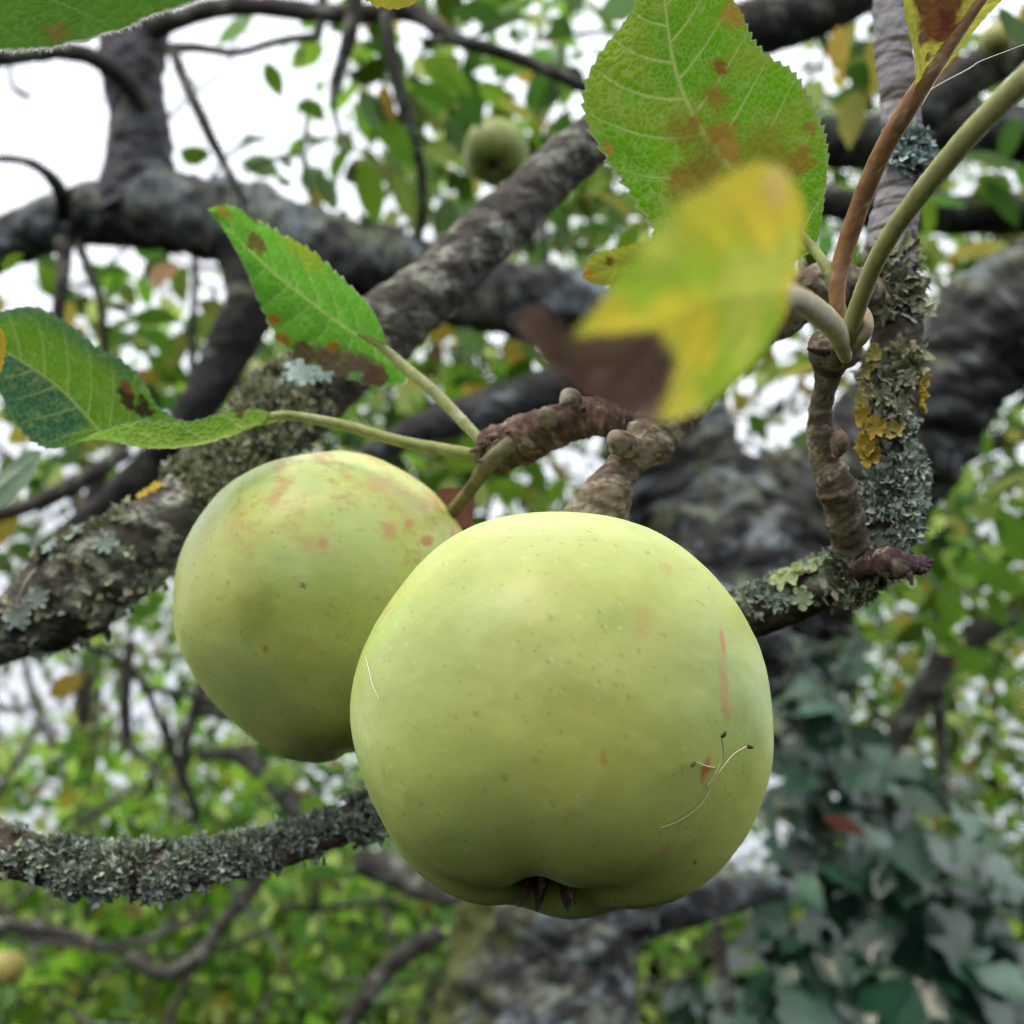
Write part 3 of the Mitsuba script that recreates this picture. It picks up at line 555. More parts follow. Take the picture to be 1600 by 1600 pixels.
for k, (y, rt, rad, tone) in enumerate([(720, -.8, .0030, 0), (700, -1, .0034, 0), (684, -.5, .0030, 0), (662, -.9, .0030, 0), (640, -1.1, .0028, 1), (600, -1.2, .0024, 1), (690, -.1, .0024, 1), (655, .1, .0026, 2), (610, 1, .0028, 0), (596, 1.2, .0030, 1), (630, 1.2, .0028, 0), (575, -.8, .0024, 1), (640, -.3, .0026, 2), (610, .2, .0026, 2)]):
    rosette('lichen_frill', tw, S(1388, y), F(1388, y, 0, .7, rt), rad * .98, [(0.50, 0.38, 0.08), (0.42, 0.37, 0.13), (0.36, 0.38, 0.26)][tone], fb, seed=430 + k, lobes=5, ruffle=.9, lift=.45, off=.0019, label='mustard yellow lichen frills on the upright twig' if k == 0 else None)
v, f, c = lichen(tw, [(S(1405, 272), S(1408, 222), F(1408, 250, .2, 1, .5), .5, 420)], [(0.36, 0.44, 0.44), (0.28, 0.36, 0.36)], .0020, 98)
put('lichen_tuft', (v, f), 'lichen_tissue', fb, color=c, label='blue-grey lichen tuft high on the upright twig')
for k, (x, y, rad, u) in enumerate([(1258, 925, .0046, .9), (1282, 910, .0040, 1.2), (1236, 940, .0026, 1.2), (1300, 905, .0030, 1.0), (1275, 935, .0030, .1)]):
    rosette('lichen_lobe', tw, S(x, y), F(x, y, u, .8), rad, (0.50, 0.56, 0.28) if k < 3 else (0.42, 0.52, 0.36), fb, seed=450 + k, lobes=6, ruffle=.5, lift=.3, label='broad pale yellow-green lichen lobes' if k == 0 else None)


def wood(name, rows, parent=fb, n=120, sides=40, seed=0, base=(0.16, 0.11, 0.08), dark=(0.05, 0.032, 0.024), pale=(0.32, 0.28, 0.22), amount=.3, scale=.0026, rings=0.0, ring_count=20, knob=.14, fine=.06, label=None, mat='bark', **kw):
    t = Tube(rows, n=n, sides=sides, knob=knob, fine=fine, rings=rings, ring_count=ring_count, seed=seed, **kw)
    c = bark_color(t.v, seed, base=base, dark=dark, pale=pale, amount=amount, scale=scale)
    if rings:
        g_ = np.append(t.ring.ravel(), [0, 0])[:len(c)] if t.ring.size + 2 == len(c) else t.ring.ravel()
        c = mixc(c, np.asarray(dark) * 1.2, smooth(.05, -.35, g_) * .7)
    put(name, t.mesh(), mat, parent, color=c, label=label)
    return t


# upright spur with collar, and the shoot that carries the leaves
wood('spur', [(1330, 850, .232, 30), (1318, 800, .228, 28), (1302, 750, .226, 29), (1288, 715, .226, 23), (1280, 660, .224, 19), (1288, 610, .222, 17), (1295, 580, .22, 24), (1300, 555, .218, 36), (1310, 535, .215, 38), (1322, 515, .214, 27), (1325, 500, .214, 14)], n=200, sides=48, seed=101, rings=.055, ring_count=22, knob=.2, fine=.09, base=(0.15, 0.125, 0.085), label='ringed olive-brown spur with a dark swollen collar')
wood('bud', [(1305, 712, .221, 6), (1312, 698, .219, 13), (1312, 682, .218, 12), (1308, 668, .219, 3)], n=30, sides=20, seed=102, base=(0.22, 0.15, 0.11))
wood('bud_scale', [(1290, 552, .208, 9), (1275, 548, .206, 6), (1262, 545, .205, 2)], n=20, sides=14, seed=103, base=(0.12, 0.07, 0.06), knob=.05)
wood('stipule', [(1338, 540, .208, 7), (1352, 520, .206, 10), (1354, 490, .207, 7), (1340, 470, .208, 3)], n=30, sides=16, seed=104, base=(0.42, 0.34, 0.20), dark=(0.30, 0.22, 0.12), mat='stalk_skin')
wood('broken_stub', [(1345, 885, .234, 22), (1375, 878, .226, 20), (1405, 880, .222, 23), (1420, 881, .222, 19), (1440, 882, .222, 16), (1450, 882, .222, 9)], n=60, sides=32, seed=105, fine=.12, knob=.25, rings=.06, ring_count=9, base=(0.10, 0.052, 0.055), dark=(0.03, 0.015, 0.02), label='snapped purple-brown twig stub with splintered end')
for k, (x, y, r) in enumerate([(1458, 876, 3), (1455, 885, 3), (1450, 870, 2), (1448, 893, 2.5)]):
    wood('splinter', [(1425, 880 + (y - 881) * .6, .2215, 8), (1445, (y + 881) / 2, .2205, 6), (x, y, .220, r)], n=16, sides=8, seed=110 + k, base=(0.15, 0.08, 0.085))
wood('splinter', [(1410, 886, .221, 8), (1420, 898, .220, 6), (1425, 914, .2195, 2)], n=16, sides=8, seed=115, base=(0.12, 0.06, 0.065))
# dark spur behind the brown leaf stalk and the wood from it to both apples
wood('fruit_spur', [(1392, 470, .25, 30), (1340, 455, .246, 30), (1280, 450, .24, 38), (1235, 485, .24, 32), (1180, 515, .24, 36), (1110, 570, .238, 42), (1055, 635, .235, 42), (1012, 688, .232, 38), (985, 715, .23, 30), (968, 740, .229, 29), (950, 768, .228, 38), (930, 806, .229, 44), (915, 850, .235, 34), (905, 900, .24, 14)],
     n=300, sides=56, seed=121, fine=.13, knob=.2, rings=.045, ring_count=34, base=(0.20, 0.155, 0.11), dark=(0.07, 0.045, 0.035), pale=(0.38, 0.34, 0.26), amount=.42, label='swollen ringed spur above the front apple')
wood('fruit_spur', [(1080, 650, .236, 30), (1010, 650, .238, 34), (930, 648, .24, 32), (880, 660, .243, 33), (830, 680, .246, 38), (785, 700, .249, 38), (752, 712, .25, 28), (744, 714, .25, 14)], n=200, sides=48, seed=122, fine=.15, knob=.18, rings=.05, ring_count=30, base=(0.19, 0.12, 0.09), dark=(0.06, 0.035, 0.03), pale=(0.30, 0.24, 0.19), amount=.3,
     label='scaly reddish-brown spur above the rear apple')
for rows, sd in (([(862, 662, .238, 12), (852, 648, .236, 15), (846, 640, .236, 9)], 131), ([(905, 640, .236, 10), (893, 618, .235, 13), (884, 624, .233, 11), (882, 634, .232, 6)], 132), ([(985, 700, .226, 18), (968, 692, .223, 20), (955, 690, .222, 16), (950, 691, .222, 8)], 133)):
    wood('knob', rows, n=30, sides=24, seed=sd, base=(0.24, 0.20, 0.15))
for k in range(26):
    s0 = rng.random()
    x, y = 752 + s0 * 110 + rng.normal() * 4, 706 - s0 * 45 + np.clip(rng.normal() * 11, -20, 20)
    a = rng.normal(-2.9, .5)
    wood('bark_flake', [(x, y, .2445, 5), (x + 10 * math.cos(a), y - 6 * math.sin(a), .2435, 5), (x + 20 * math.cos(a), y - 11 * math.sin(a), .2428, 2)], n=8, sides=6, seed=140 + k, base=(0.20, 0.12, 0.09), knob=.2)
wood('fruit_stalk', [(800, 690, .243, 12), (765, 722, .244, 14), (742, 755, .252, 11), (715, 790, .262, 11), (690, 812, .276, 11), (640, 815, .288, 13), (580, 800, .282, 11), (552, 815, .268, 10)], n=100, sides=24, seed=151, base=(0.19, 0.18, 0.085), dark=(0.09, 0.075, 0.035), pale=(0.34, 0.33, 0.20), amount=.2, label='olive green stalk of the rear apple', mat='stalk_skin')


# ------------------------------------------------------------------ the near leaves
def vein_sheet(L, W, seed, n_cells):
    """Distance to the net of small veins, as a function on the flat leaf."""
    r = np.random.default_rng(seed)
    pts = r.uniform([-0.05, -1.05], [1.05, 1.05], (n_cells, 2)) * [L, W]
    tree_ = cKDTree(pts)
    return lambda a, b: (lambda d: d[:, 1] - d[:, 0])(tree_.query(np.stack([a, b], 1), 2)[0])


def near_leaf(mid, left, right, base, vein, nu=240, nv=70, teeth=34, tooth=.05, n_sec=8, quilt=.035, seed=0, patches=(), tint=None, parent=fb, label=None, name='leaf', bend=.12, cells=900, holes=None, mat='leaf_tissue', vein_w=1.0, rim=None, rim_w=.985, flat=False, vein_amount=.8):
    """A blade from its midrib and two margins, base to tip, each a row of (x, y, distance)."""
    M, A, B = (P(spline(np.asarray(c_, float), nu)) if False else spline(P(c_), nu) for c_ in (mid, left, right))
    if flat:  # the midrib lies in the plane of its two margins
        w_ = np.clip(np.sum((M - A) * (B - A), 1) / np.maximum(np.sum((B - A) ** 2, 1), 1e-12), .1, .9)[:, None]
        M = A * (1 - w_) + B * w_
    Lm = np.linalg.norm(np.diff(M, axis=0), axis=1).sum()
    Wm = 0.25 * (np.linalg.norm(A - M, axis=1).max() + np.linalg.norm(B - M, axis=1).max()) * 2
    s = np.concatenate([-np.linspace(1, 0, nv) ** .85, np.linspace(0, 1, nv)[1:] ** .85])
    u = np.linspace(0, 1, nu)
    Ug, Sg = np.meshgrid(u, s, indexing='ij')
    a = np.abs(Sg)
    E = np.where((Sg < 0)[..., None], A[:, None], B[:, None])
    out = E - M[:, None]
    tan = norm(np.gradient(M, axis=0))
    # teeth: the margin runs out in forward-leaning points
    saw = ((Ug * teeth + 0.15 * np.sin(Ug * 37 + seed)) % 1.0)
    amp = tooth * (0.6 + .8 * fbm(np.stack([Ug * 14, Sg * 0 + np.sign(Sg) * 5 + seed, Ug * 0], -1), 2, seed)) * np.sin(np.pi * np.clip(Ug, 0, 1)) ** .4
    reach = a * (1 + amp * (saw ** 1.3 - .35) * a ** 6)
    v = M[:, None] + out * reach[..., None]
    nrm = np.cross(tan[:, None], out)
    nrm = norm(np.where((Sg < 0)[..., None], -nrm, nrm))
    k = np.argmax(np.abs(Sg), axis=1)
    nmid = norm(nrm[:, 1] + nrm[:, -2])[:, None]
    nrm = np.where((a < .02)[..., None], nmid, nrm)
    wloc = np.linalg.norm(out, axis=-1)
    q = Ug - .30 * (wloc / Wm) * a ** 1.15 * .62
    ph = (q * n_sec * 1.25 + np.where(Sg < 0, 0.0, .45)) % 1.0
    dsec = np.minimum(ph, 1 - ph) / (n_sec * 1.25) * Lm
    bulge = (np.abs(np.sin(np.pi * ph)) ** .8) * np.sin(np.pi * a ** .8) * quilt * Wm
    bulge = bulge + bend * wloc * np.sin(np.pi * a)
    bulge = bulge + .10 * Wm * (fbm(v / (Wm * .5), 3, seed + 3) - .5) * a
    net = vein_sheet(Lm, Wm, seed, cells)(Ug.ravel() * Lm, (Sg * wloc).ravel()).reshape(Ug.shape)
    bulge = bulge + .012 * Wm * smooth(0, .03 * Wm, net)
    v = v + nrm * bulge[..., None]
    v = v.reshape(-1, 3)
    w0 = .011 * Wm * vein_w
    vm = np.exp(-((a * wloc) / (.045 * Wm * (1.15 - Ug))) ** 2)
    vs_ = np.exp(-(dsec / (w0 * (1.5 - a))) ** 2) * (1 - .5 * smooth(.6, 1, a))
    vt = np.exp(-(net / (.008 * Wm * vein_w)) ** 2) * (.15 + .5 * fbm(v.reshape(Ug.shape + (3,)) / (Wm * .3), 2, seed + 30))
    vv = np.clip(np.maximum(np.maximum(vm, vs_), vt), 0, 1).ravel()
    c = mixc(np.asarray(base) * 1.0, base, vv * 0)
    c = c * (0.78 + .45 * fbm(v / (Wm * .35), 4, seed + 8))[:, None]
    if tint is not None:
        c = tint(c, v, Ug.ravel(), Sg.ravel(), *to_view(v))
    c = mixc(c, vein, vv * vein_amount)
    if rim is not None:
        c = mixc(c, rim, smooth(rim_w - .02, rim_w, a.ravel()))
    X, Y = to_view(v)
    for (px_, py_, rad, colr, hard) in patches:
        i = np.argmin((X - px_) ** 2 + (Y - py_) ** 2)
        R = rad * px_size((v[i] - EYE) @ FWD)
        dd = np.linalg.norm(v - v[i], axis=1) / R + 2.0 * (fbm(v / (R * .8), 5, seed + 40 + int(px_)) - .5)
        c = mixc(c, np.asarray(colr) * (0.7 + .6 * fbm(v / (R * .2), 3, seed + 50))[:, None], smooth(1.0 + hard, 1.0 - hard - .1, dd) * .92)
    f = grid_faces(nu, 2 * nv - 1)
    key = put(name, (v, f), mat, parent, color=np.clip(c, 0, 1), label=label)
    return key, v.reshape(nu, -1, 3), nrm


def stalk(rows, parent, base=(0.36, 0.38, 0.16), dark=(0.24, 0.27, 0.10), seed=0, label=None, n=80):
    t = Tube(rows, n=n, sides=24, knob=.06, fine=.03, seed=seed)
    put('stalk', t.mesh(), 'stalk_skin', parent, color=bark_color(t.v, seed, base=base, dark=dark, pale=(0.5, 0.5, 0.32), amount=.15, scale=.003), label=label)
    return t


BROWN, DARKB, RUST, YEL = (0.12, 0.065, 0.045), (0.05, 0.025, 0.02), (0.33, 0.14, 0.03), (0.55, 0.45, 0.05)

# leaf above the rear apple, its lower margin rotten
lk, _, _ = near_leaf([(604, 550, .262), (545, 516, .270), (480, 468, .274), (425, 424, .274), (372, 374, .272), (324, 328, .27)],
                     [(606, 556, .262), (640, 590, .266), (600, 606, .270), (540, 590, .272), (478, 566, .274), (436, 532, .275), (404, 470, .275), (378, 410, .275), (352, 366, .273), (324, 329, .27)],
                     [(603, 546, .262), (592, 508, .258), (566, 468, .257), (524, 426, .257), (476, 386, .258), (430, 360, .26), (388, 335, .263), (350, 321, .267), (324, 327, .27)],
                     (0.12, 0.36, 0.03), (0.40, 0.54, 0.16), seed=201, teeth=22, tooth=.10, bend=.05, n_sec=7, vein_w=.8, cells=1100,
                     patches=[(400, 378, 18, (0.14, 0.10, 0.03), .35), (388, 328, 16, (0.12, 0.06, 0.04), .3), (350, 330, 14, (0.25, 0.20, 0.03), .4), (430, 500, 9, RUST, .25), (440, 530, 14, RUST, .3), (470, 556, 22, BROWN, .2), (510, 568, 30, (0.17, 0.10, 0.085), .2), (550, 585, 34, (0.16, 0.09, 0.075), .2), (590, 590, 22, BROWN, .2), (520, 540, 10, RUST, .4), (470, 385, 40, (0.25, 0.33, 0.03), .6), (555, 590, 12, (0.18, 0.34, 0.12), .2)],
                     rim=(0.45, 0.52, 0.30), label='green leaf with toothed edge and rotten brown lower margin, above the rear apple')
stalk([(752, 690, .25, 8), (715, 650, .254, 9), (670, 605, .258, 9), (630, 572, .261, 9), (600, 545, .262, 7), (560, 522, .262, 4)], lk, seed=202)
# leaf curled over at the left edge
def folded(c, v, u, s, X, Y):
    """Paler underside where the blade is folded up near its base, darker blue-green upper side towards the tip's near half."""
    near = s < 0
    w = .78 + .45 * fbm(v / .008, 3, 213)
    under = np.array([0.21, 0.38, 0.05]) * w[:, None]
    teal = np.array([0.05, 0.17, 0.085]) * w[:, None]
    k = smooth(.50, .42, u) * near
    c = c * (1 - k[:, None]) + under * k[:, None]
    k = smooth(.50, .58, u) * np.maximum(near, smooth(.62, .95, np.abs(s)) * .75)
    return c * (1 - k[:, None]) + teal * k[:, None]


lk, _, _ = near_leaf([(434, 650, .252), (350, 684, .246), (262, 700, .243), (190, 692, .243), (150, 664, .246), (104, 616, .251), (52, 576, .256), (-24, 530, .262)],
                     [(434, 648, .252), (372, 637, .245), (300, 656, .241), (238, 656, .238), (172, 664, .238), (120, 690, .240), (74, 698, .243), (36, 676, .247), (0, 610, .254), (-24, 532, .262)],
                     [(434, 652, .253), (350, 662, .262), (268, 652, .27), (240, 628, .272), (226, 598, .27), (196, 566, .268), (152, 540, .266), (100, 500, .264), (40, 479, .262), (-24, 500, .262)],
                     (0.15, 0.34, 0.025), (0.46, 0.56, 0.20), seed=211, nu=320, nv=90, teeth=34, tooth=.05, bend=.0, n_sec=8, cells=3000, tint=folded,
                     patches=[(205, 620, 20, DARKB, .15), (225, 640, 22, DARKB, .15), (200, 605, 12, (0.24, 0.10, 0.04), .3), (375, 640, 14, BROWN, .3)],
                     rim=(0.16, 0.26, 0.22), label='leaf curled over at the left edge, pale underside and dark burnt spot')
stalk([(747, 711, .25, 9), (690, 702, .25, 10), (620, 688, .249, 9), (550, 668, .249, 9), (490, 655, .25, 8), (430, 650, .251, 7), (360, 678, .2475, 5)], lk, seed=212, base=(0.40, 0.42, 0.15))


def autumn(c, v, u, s, X, Y):
    t = smooth(.45, .62, fbm(v / .012, 3, 77))
    return mixc(c, (0.26, 0.36, 0.03), t * .6)


# large leaf at the top
lk, _, _ = near_leaf([(1270, 390, .222), (1205, 318, .219), (1135, 252, .218), (1080, 172, .219), (1050, 80, .221), (1035, -60, .224)],
                     [(1266, 396, .222), (1150, 440, .222), (1060, 412, .222), (1008, 340, .220), (960, 268, .218), (918, 195, .217), (912, 140, .217), (945, 72, .218), (985, 20, .22), (1012, -40, .223), (1035, -60, .224)],
                     [(1272, 388, .222), (1284, 350, .222), (1291, 290, .221), (1293, 228, .221), (1272, 160, .221), (1236, 108, .222), (1190, 78, .223), (1160, 20, .224), (1110, -40, .225), (1035, -60, .224)],
                     (0.135, 0.36, 0.012), (0.50, 0.60, 0.20), seed=221, nu=380, nv=120, teeth=36, tooth=.05, bend=.06, n_sec=7, cells=2600, vein_w=1.15, tint=autumn,
                     patches=[(1132, 212, 26, (0.36, 0.20, 0.04), .6), (1140, 240, 22, (0.44, 0.25, 0.06), .5), (1095, 275, 46, (0.24, 0.18, 0.03), .7), (1125, 105, 14, (0.24, 0.09, 0.03), .5), (1118, 150, 20, (0.28, 0.20, 0.03), .7), (1070, 205, 24, (0.26, 0.2, 0.03), .7), (1200, 240, 40, (0.26, 0.26, 0.03), .8), (1150, 20, 22, (0.40, 0.26, 0.05), .4), (1250, 250, 22, (0.30, 0.21, 0.03), .45), (1085, 190, 10, (0.28, 0.18, 0.03), .5), (950, 230, 12, (0.36, 0.26, 0.05), .5), (1265, 200, 10, (0.3, 0.2, 0.04), .5), (1060, 285, 18, (0.3, 0.22, 0.04), .5)],
                     rim=(0.30, 0.40, 0.16), label='large veined green leaf with rust spots at the top')
stalk([(1318, 525, .2145, 8), (1312, 470, .2135, 8), (1300, 436, .214, 8), (1286, 410, .216, 8), (1270, 388, .22, 8), (1235, 350, .2205, 6)], lk, seed=222, base=(0.26, 0.30, 0.10))
# small yellowing leaf tip behind the blurred leaf
near_leaf([(1090, 432, .25), (1040, 420, .249), (980, 416, .248), (910, 432, .247)], [(1090, 440, .25), (1030, 448, .249), (960, 446, .248), (925, 442, .247), (910, 433, .247)], [(1090, 424, .25), (1030, 380, .249), (970, 386, .248), (926, 400, .247), (910, 431, .247)],
          (0.34, 0.38, 0.04), (0.45, 0.45, 0.12), seed=231, nu=120, nv=40, teeth=16, tooth=.12, patches=[(952, 407, 7, (0.2, 0.06, 0.02), .3), (918, 430, 14, (0.5, 0.25, 0.04), .5)], label='small yellowing leaf tip peeping out behind the blurred leaf', cells=500)
# the blurred yellow leaf nearest the lens
def rotting(c, v, u, s, X, Y):
    """Yellow blotched with green; the half towards the tip is brown and rotten."""
    c = mixc(mixc(c, (0.30, 0.46, 0.04), smooth(.42, .58, fbm(v / .010, 3, 243))), (0.70, 0.54, 0.05), smooth(.47, .60, fbm(v / .009, 3, 247)) * .75)
    edge_ = np.interp(s, [-1, -.6, -.2, .1, .4, 1], [.80, .79, .68, .59, .55, .60]) + .05 * (fbm(v / .004, 3, 249) - .5)
    brown = mixc((0.085, 0.05, 0.04), (0.20, 0.14, 0.12), smooth(.4, .65, fbm(v / .004, 4, 251)))
    k = smooth(-.02, .02, u - edge_)[:, None]
    return c * (1 - k) + brown * k


lk, _, _ = near_leaf([(1226, 440, 0.0924), (1160, 448, 0.0838), (1080, 470, 0.0788), (1000, 515, 0.0780), (920, 540, 0.0795), (860, 522, 0.0816), (800, 500, 0.0845)],
                     [(1229, 430, 0.0918), (1252, 350, 0.0838), (1222, 262, 0.0780), (1150, 266, 0.0752), (1078, 308, 0.0737), (1000, 388, 0.0737), (940, 470, 0.0752), (888, 512, 0.0788), (842, 478, 0.0824), (800, 497, 0.0845)],
                     [(1224, 452, 0.0918), (1196, 540, 0.0874), (1128, 612, 0.0838), (1050, 654, 0.0816), (970, 642, 0.0809), (905, 612, 0.0816), (868, 578, 0.0824), (834, 548, 0.0831), (800, 504, 0.0845)],
                     (0.46, 0.52, 0.08), (0.48, 0.52, 0.12), seed=241, nu=200, nv=70, teeth=20, tooth=.03, bend=.03, vein_w=.4, flat=True, vein_amount=.12, cells=700,
                     tint=rotting, patches=[(1120, 440, 9, (0.45, 0.22, 0.03), .5), (1215, 290, 34, (0.66, 0.50, 0.16), .6)],
                     label='blurred yellow leaf with brown rotten half, nearest to the viewer')
stalk([(1322, 560, .212, 10), (1314, 535, .207, 14), (1300, 508, .19, 18), (1262, 476, .150, 19), (1236, 462, .116, 18), (1216, 462, .097, 17), (1196, 462, .093, 8)], lk, seed=242, base=(0.42, 0.36, 0.20), dark=(0.32, 0.26, 0.13))
# stalk that leaves the frame at the right, its leaf outside
lk, _, _ = near_leaf([(1660, 70, .125), (1760, 0, .12), (1880, -80, .118), (2040, -150, .118)], [(1660, 60, .125), (1740, -80, .115), (1880, -160, .112), (2040, -150, .118)], [(1662, 80, .125), (1800, 60, .122), (1940, -20, .12), (2040, -148, .118)],
                     (0.18, 0.33, 0.04), (0.4, 0.48, 0.14), seed=251, nu=60, nv=24, cells=200)
stalk([(1322, 540, .21, 15), (1340, 480, .203, 14), (1378, 390, .19, 14.5), (1440, 300, .175, 16), (1520, 205, .155, 18), (1600, 125, .138, 20), (1662, 68, .125, 21)], lk, seed=252, base=(0.36, 0.36, 0.15), dark=(0.28, 0.29, 0.11), label='thick olive leaf stalk reaching out of the right edge')
# brown-stalked leaf at the top right
lk, _, _ = near_leaf([(1424, 172, .196), (1470, 92, .193), (1520, 20, .191), (1580, -60, .19), (1650, -150, .19)], [(1424, 170, .196), (1432, 100, .189), (1416, 30, .185), (1425, -60, .184), (1520, -150, .187), (1650, -150, .19)], [(1426, 172, .196), (1478, 108, .197), (1545, 22, .198), (1615, -50, .197), (1652, -110, .193), (1650, -150, .19)],
                     (0.42, 0.42, 0.06), (0.34, 0.30, 0.10), seed=261, nu=160, nv=50, teeth=20, tooth=.05, bend=.05, patches=[(1465, 15, 46, (0.12, 0.035, 0.02), .25), (1480, 40, 26, (0.10, 0.03, 0.02), .3), (1440, 60, 9, BROWN, .4), (1450, 90, 6, BROWN, .4)], label='yellow leaf with dark rust-brown blotch at the top right')
stalk([(1316, 535, .2145, 10), (1309, 490, .214, 12), (1308, 450, .2135, 13), (1314, 415, .2135, 14), (1330, 360, .211, 15), (1375, 245, .203, 15), (1424, 160, .196, 15), (1475, 82, .193, 12), (1540, -10, .191, 8)], lk, seed=262, base=(0.36, 0.19, 0.09), dark=(0.22, 0.11, 0.06), label='reddish-brown leaf stalk')
# dry brown scrap where the stalk meets the rear apple
near_leaf([(708, 762, .266), (722, 795, .268), (735, 834, .270)], [(708, 762, .266), (684, 768, .268), (700, 800, .270), (735, 835, .270)], [(709, 762, .266), (738, 768, .267), (740, 800, .268), (736, 834, .270)],
          (0.17, 0.08, 0.05), (0.24, 0.12, 0.08), seed=271, nu=60, nv=24, teeth=6, tooth=.06, cells=150, name='dry_leaf', label='dry red-brown leaf scrap beside the stalk of the rear apple', mat='leaf_tissue')

# ------------------------------------------------------------------ leaves reaching in from outside the frame
sh = thing('leafy_shoot', 'dark green leaf with white-haired edge filling the top left corner', 'leaf')
kk, gv_, gn = near_leaf([(-260, 60, .2), (-60, 10, .2), (140, -50, .2), (330, -110, .202), (480, -150, .205)], [(-260, 62, .2), (-120, 72, .19), (0, 78, .188), (70, 78, .188), (130, 68, .188), (190, 49, .189), (250, 24, .191), (310, -2, .193), (400, -70, .198), (480, -150, .205)], [(-260, 58, .2), (-100, -80, .21), (100, -160, .215), (320, -200, .213), (480, -152, .205)],
                        (0.10, 0.24, 0.03), (0.22, 0.36, 0.10), seed=281, nu=260, nv=80, teeth=10, tooth=.012, bend=.06, n_sec=6, cells=1300, parent=sh, patches=[(90, 50, 16, (0.25, 0.16, 0.05), .6)], rim=(0.55, 0.55, 0.5), rim_w=.99)
edge = gv_[:, 0]
hv, hf = [], []
for _ in range(1600):
    i = rng.integers(20, 250)
    p = edge[i] + rng.normal(0, .00012, 3)
    dr_ = norm(norm(edge[i] - gv_[i, 12]) + rng.normal(0, .5, 3)) * rng.uniform(.0003, .0011)
    w = norm(np.cross(dr_, FWD)) * .00003
    hf.append([len(hv), len(hv) + 1, len(hv) + 2])
    hv += [p - w, p + w, p + dr_]
scene[kk + '__hair'] = mikit.ply((np.array(hv), np.array(hf)), 'silk')
tag(kk + '__hair', None, None, None, 'stuff')
wood('stem', [(-420, 140, .2, 10), (-340, 90, .2, 9), (-250, 60, .2, 7)], parent=sh, n=20, sides=12, seed=282)
sh = thing('leafy_shoot', 'pale grey-green blurred leaf tip at the left edge above the lichened branch', 'leaf')
near_leaf([(-140, 850, .40), (-60, 800, .39), (0, 760, .38), (66, 706, .37)], [(-140, 852, .4), (-50, 830, .39), (10, 788, .38), (50, 748, .375), (66, 707, .37)], [(-140, 848, .40), (-70, 760, .38), (-5, 740, .375), (40, 706, .372), (66, 704, .37)], (0.26, 0.36, 0.24), (0.35, 0.42, 0.3), seed=291, nu=80, nv=30, cells=200, parent=sh)
wood('stem', [(-230, 900, .4, 8), (-190, 880, .4, 7), (-138, 850, .4, 5)], parent=sh, n=20, sides=12, seed=292)
sh = thing('leafy_shoot', 'yellow leaf edge just showing at the left border beside the curled leaf', 'leaf')
near_leaf([(-90, 640, .2), (-60, 570, .2), (-50, 500, .2)], [(-90, 642, .2), (-110, 570, .2), (-50, 498, .2)], [(-90, 638, .2), (-6, 590, .2), (9, 545, .2), (2, 515, .2), (-50, 500, .2)], (0.5, 0.36, 0.04), (0.5, 0.42, 0.12), seed=295, nu=60, nv=24, cells=150, parent=sh)
wood('stem', [(-140, 720, .2, 8), (-110, 680, .2, 6), (-90, 638, .2, 5)], parent=sh, n=20, sides=12, seed=296)
sh = thing('leafy_shoot', 'green and yellow toothed leaf edge hanging in at the top border', 'leaf')
near_leaf([(520, -150, .2), (570, -80, .2), (620, -30, .2), (660, -8, .2)], [(520, -148, .2), (530, -60, .2), (570, -2, .2), (604, 14, .2), (640, 10, .2), (660, -6, .2)], [(522, -152, .2), (620, -120, .2), (670, -60, .2), (661, -9, .2)], (0.40, 0.36, 0.04), (0.5, 0.45, 0.14), seed=297, nu=80, nv=30, cells=300, teeth=14, tooth=.1, parent=sh, patches=[(560, 0, 26, (0.25, 0.36, 0.05), .4)])
wood('stem', [(470, -260, .2, 8), (500, -200, .2, 6), (520, -150, .2, 5)], parent=sh, n=20, sides=12, seed=298)


# ------------------------------------------------------------------ apples
PROFILE = np.array([(0.0, .60), (.07, .62), (.16, .70), (.28, .79), (.44, .85), (.61, .79), (.80, .61), (.94, .33), (1.0, .02), (.96, -.30), (.845, -.57), (.67, -.775), (.48, -.88), (.33, -.91), (.225, -.885), (.155, -.81), (.10, -.735), (.05, -.70), (0.0, -.695)])


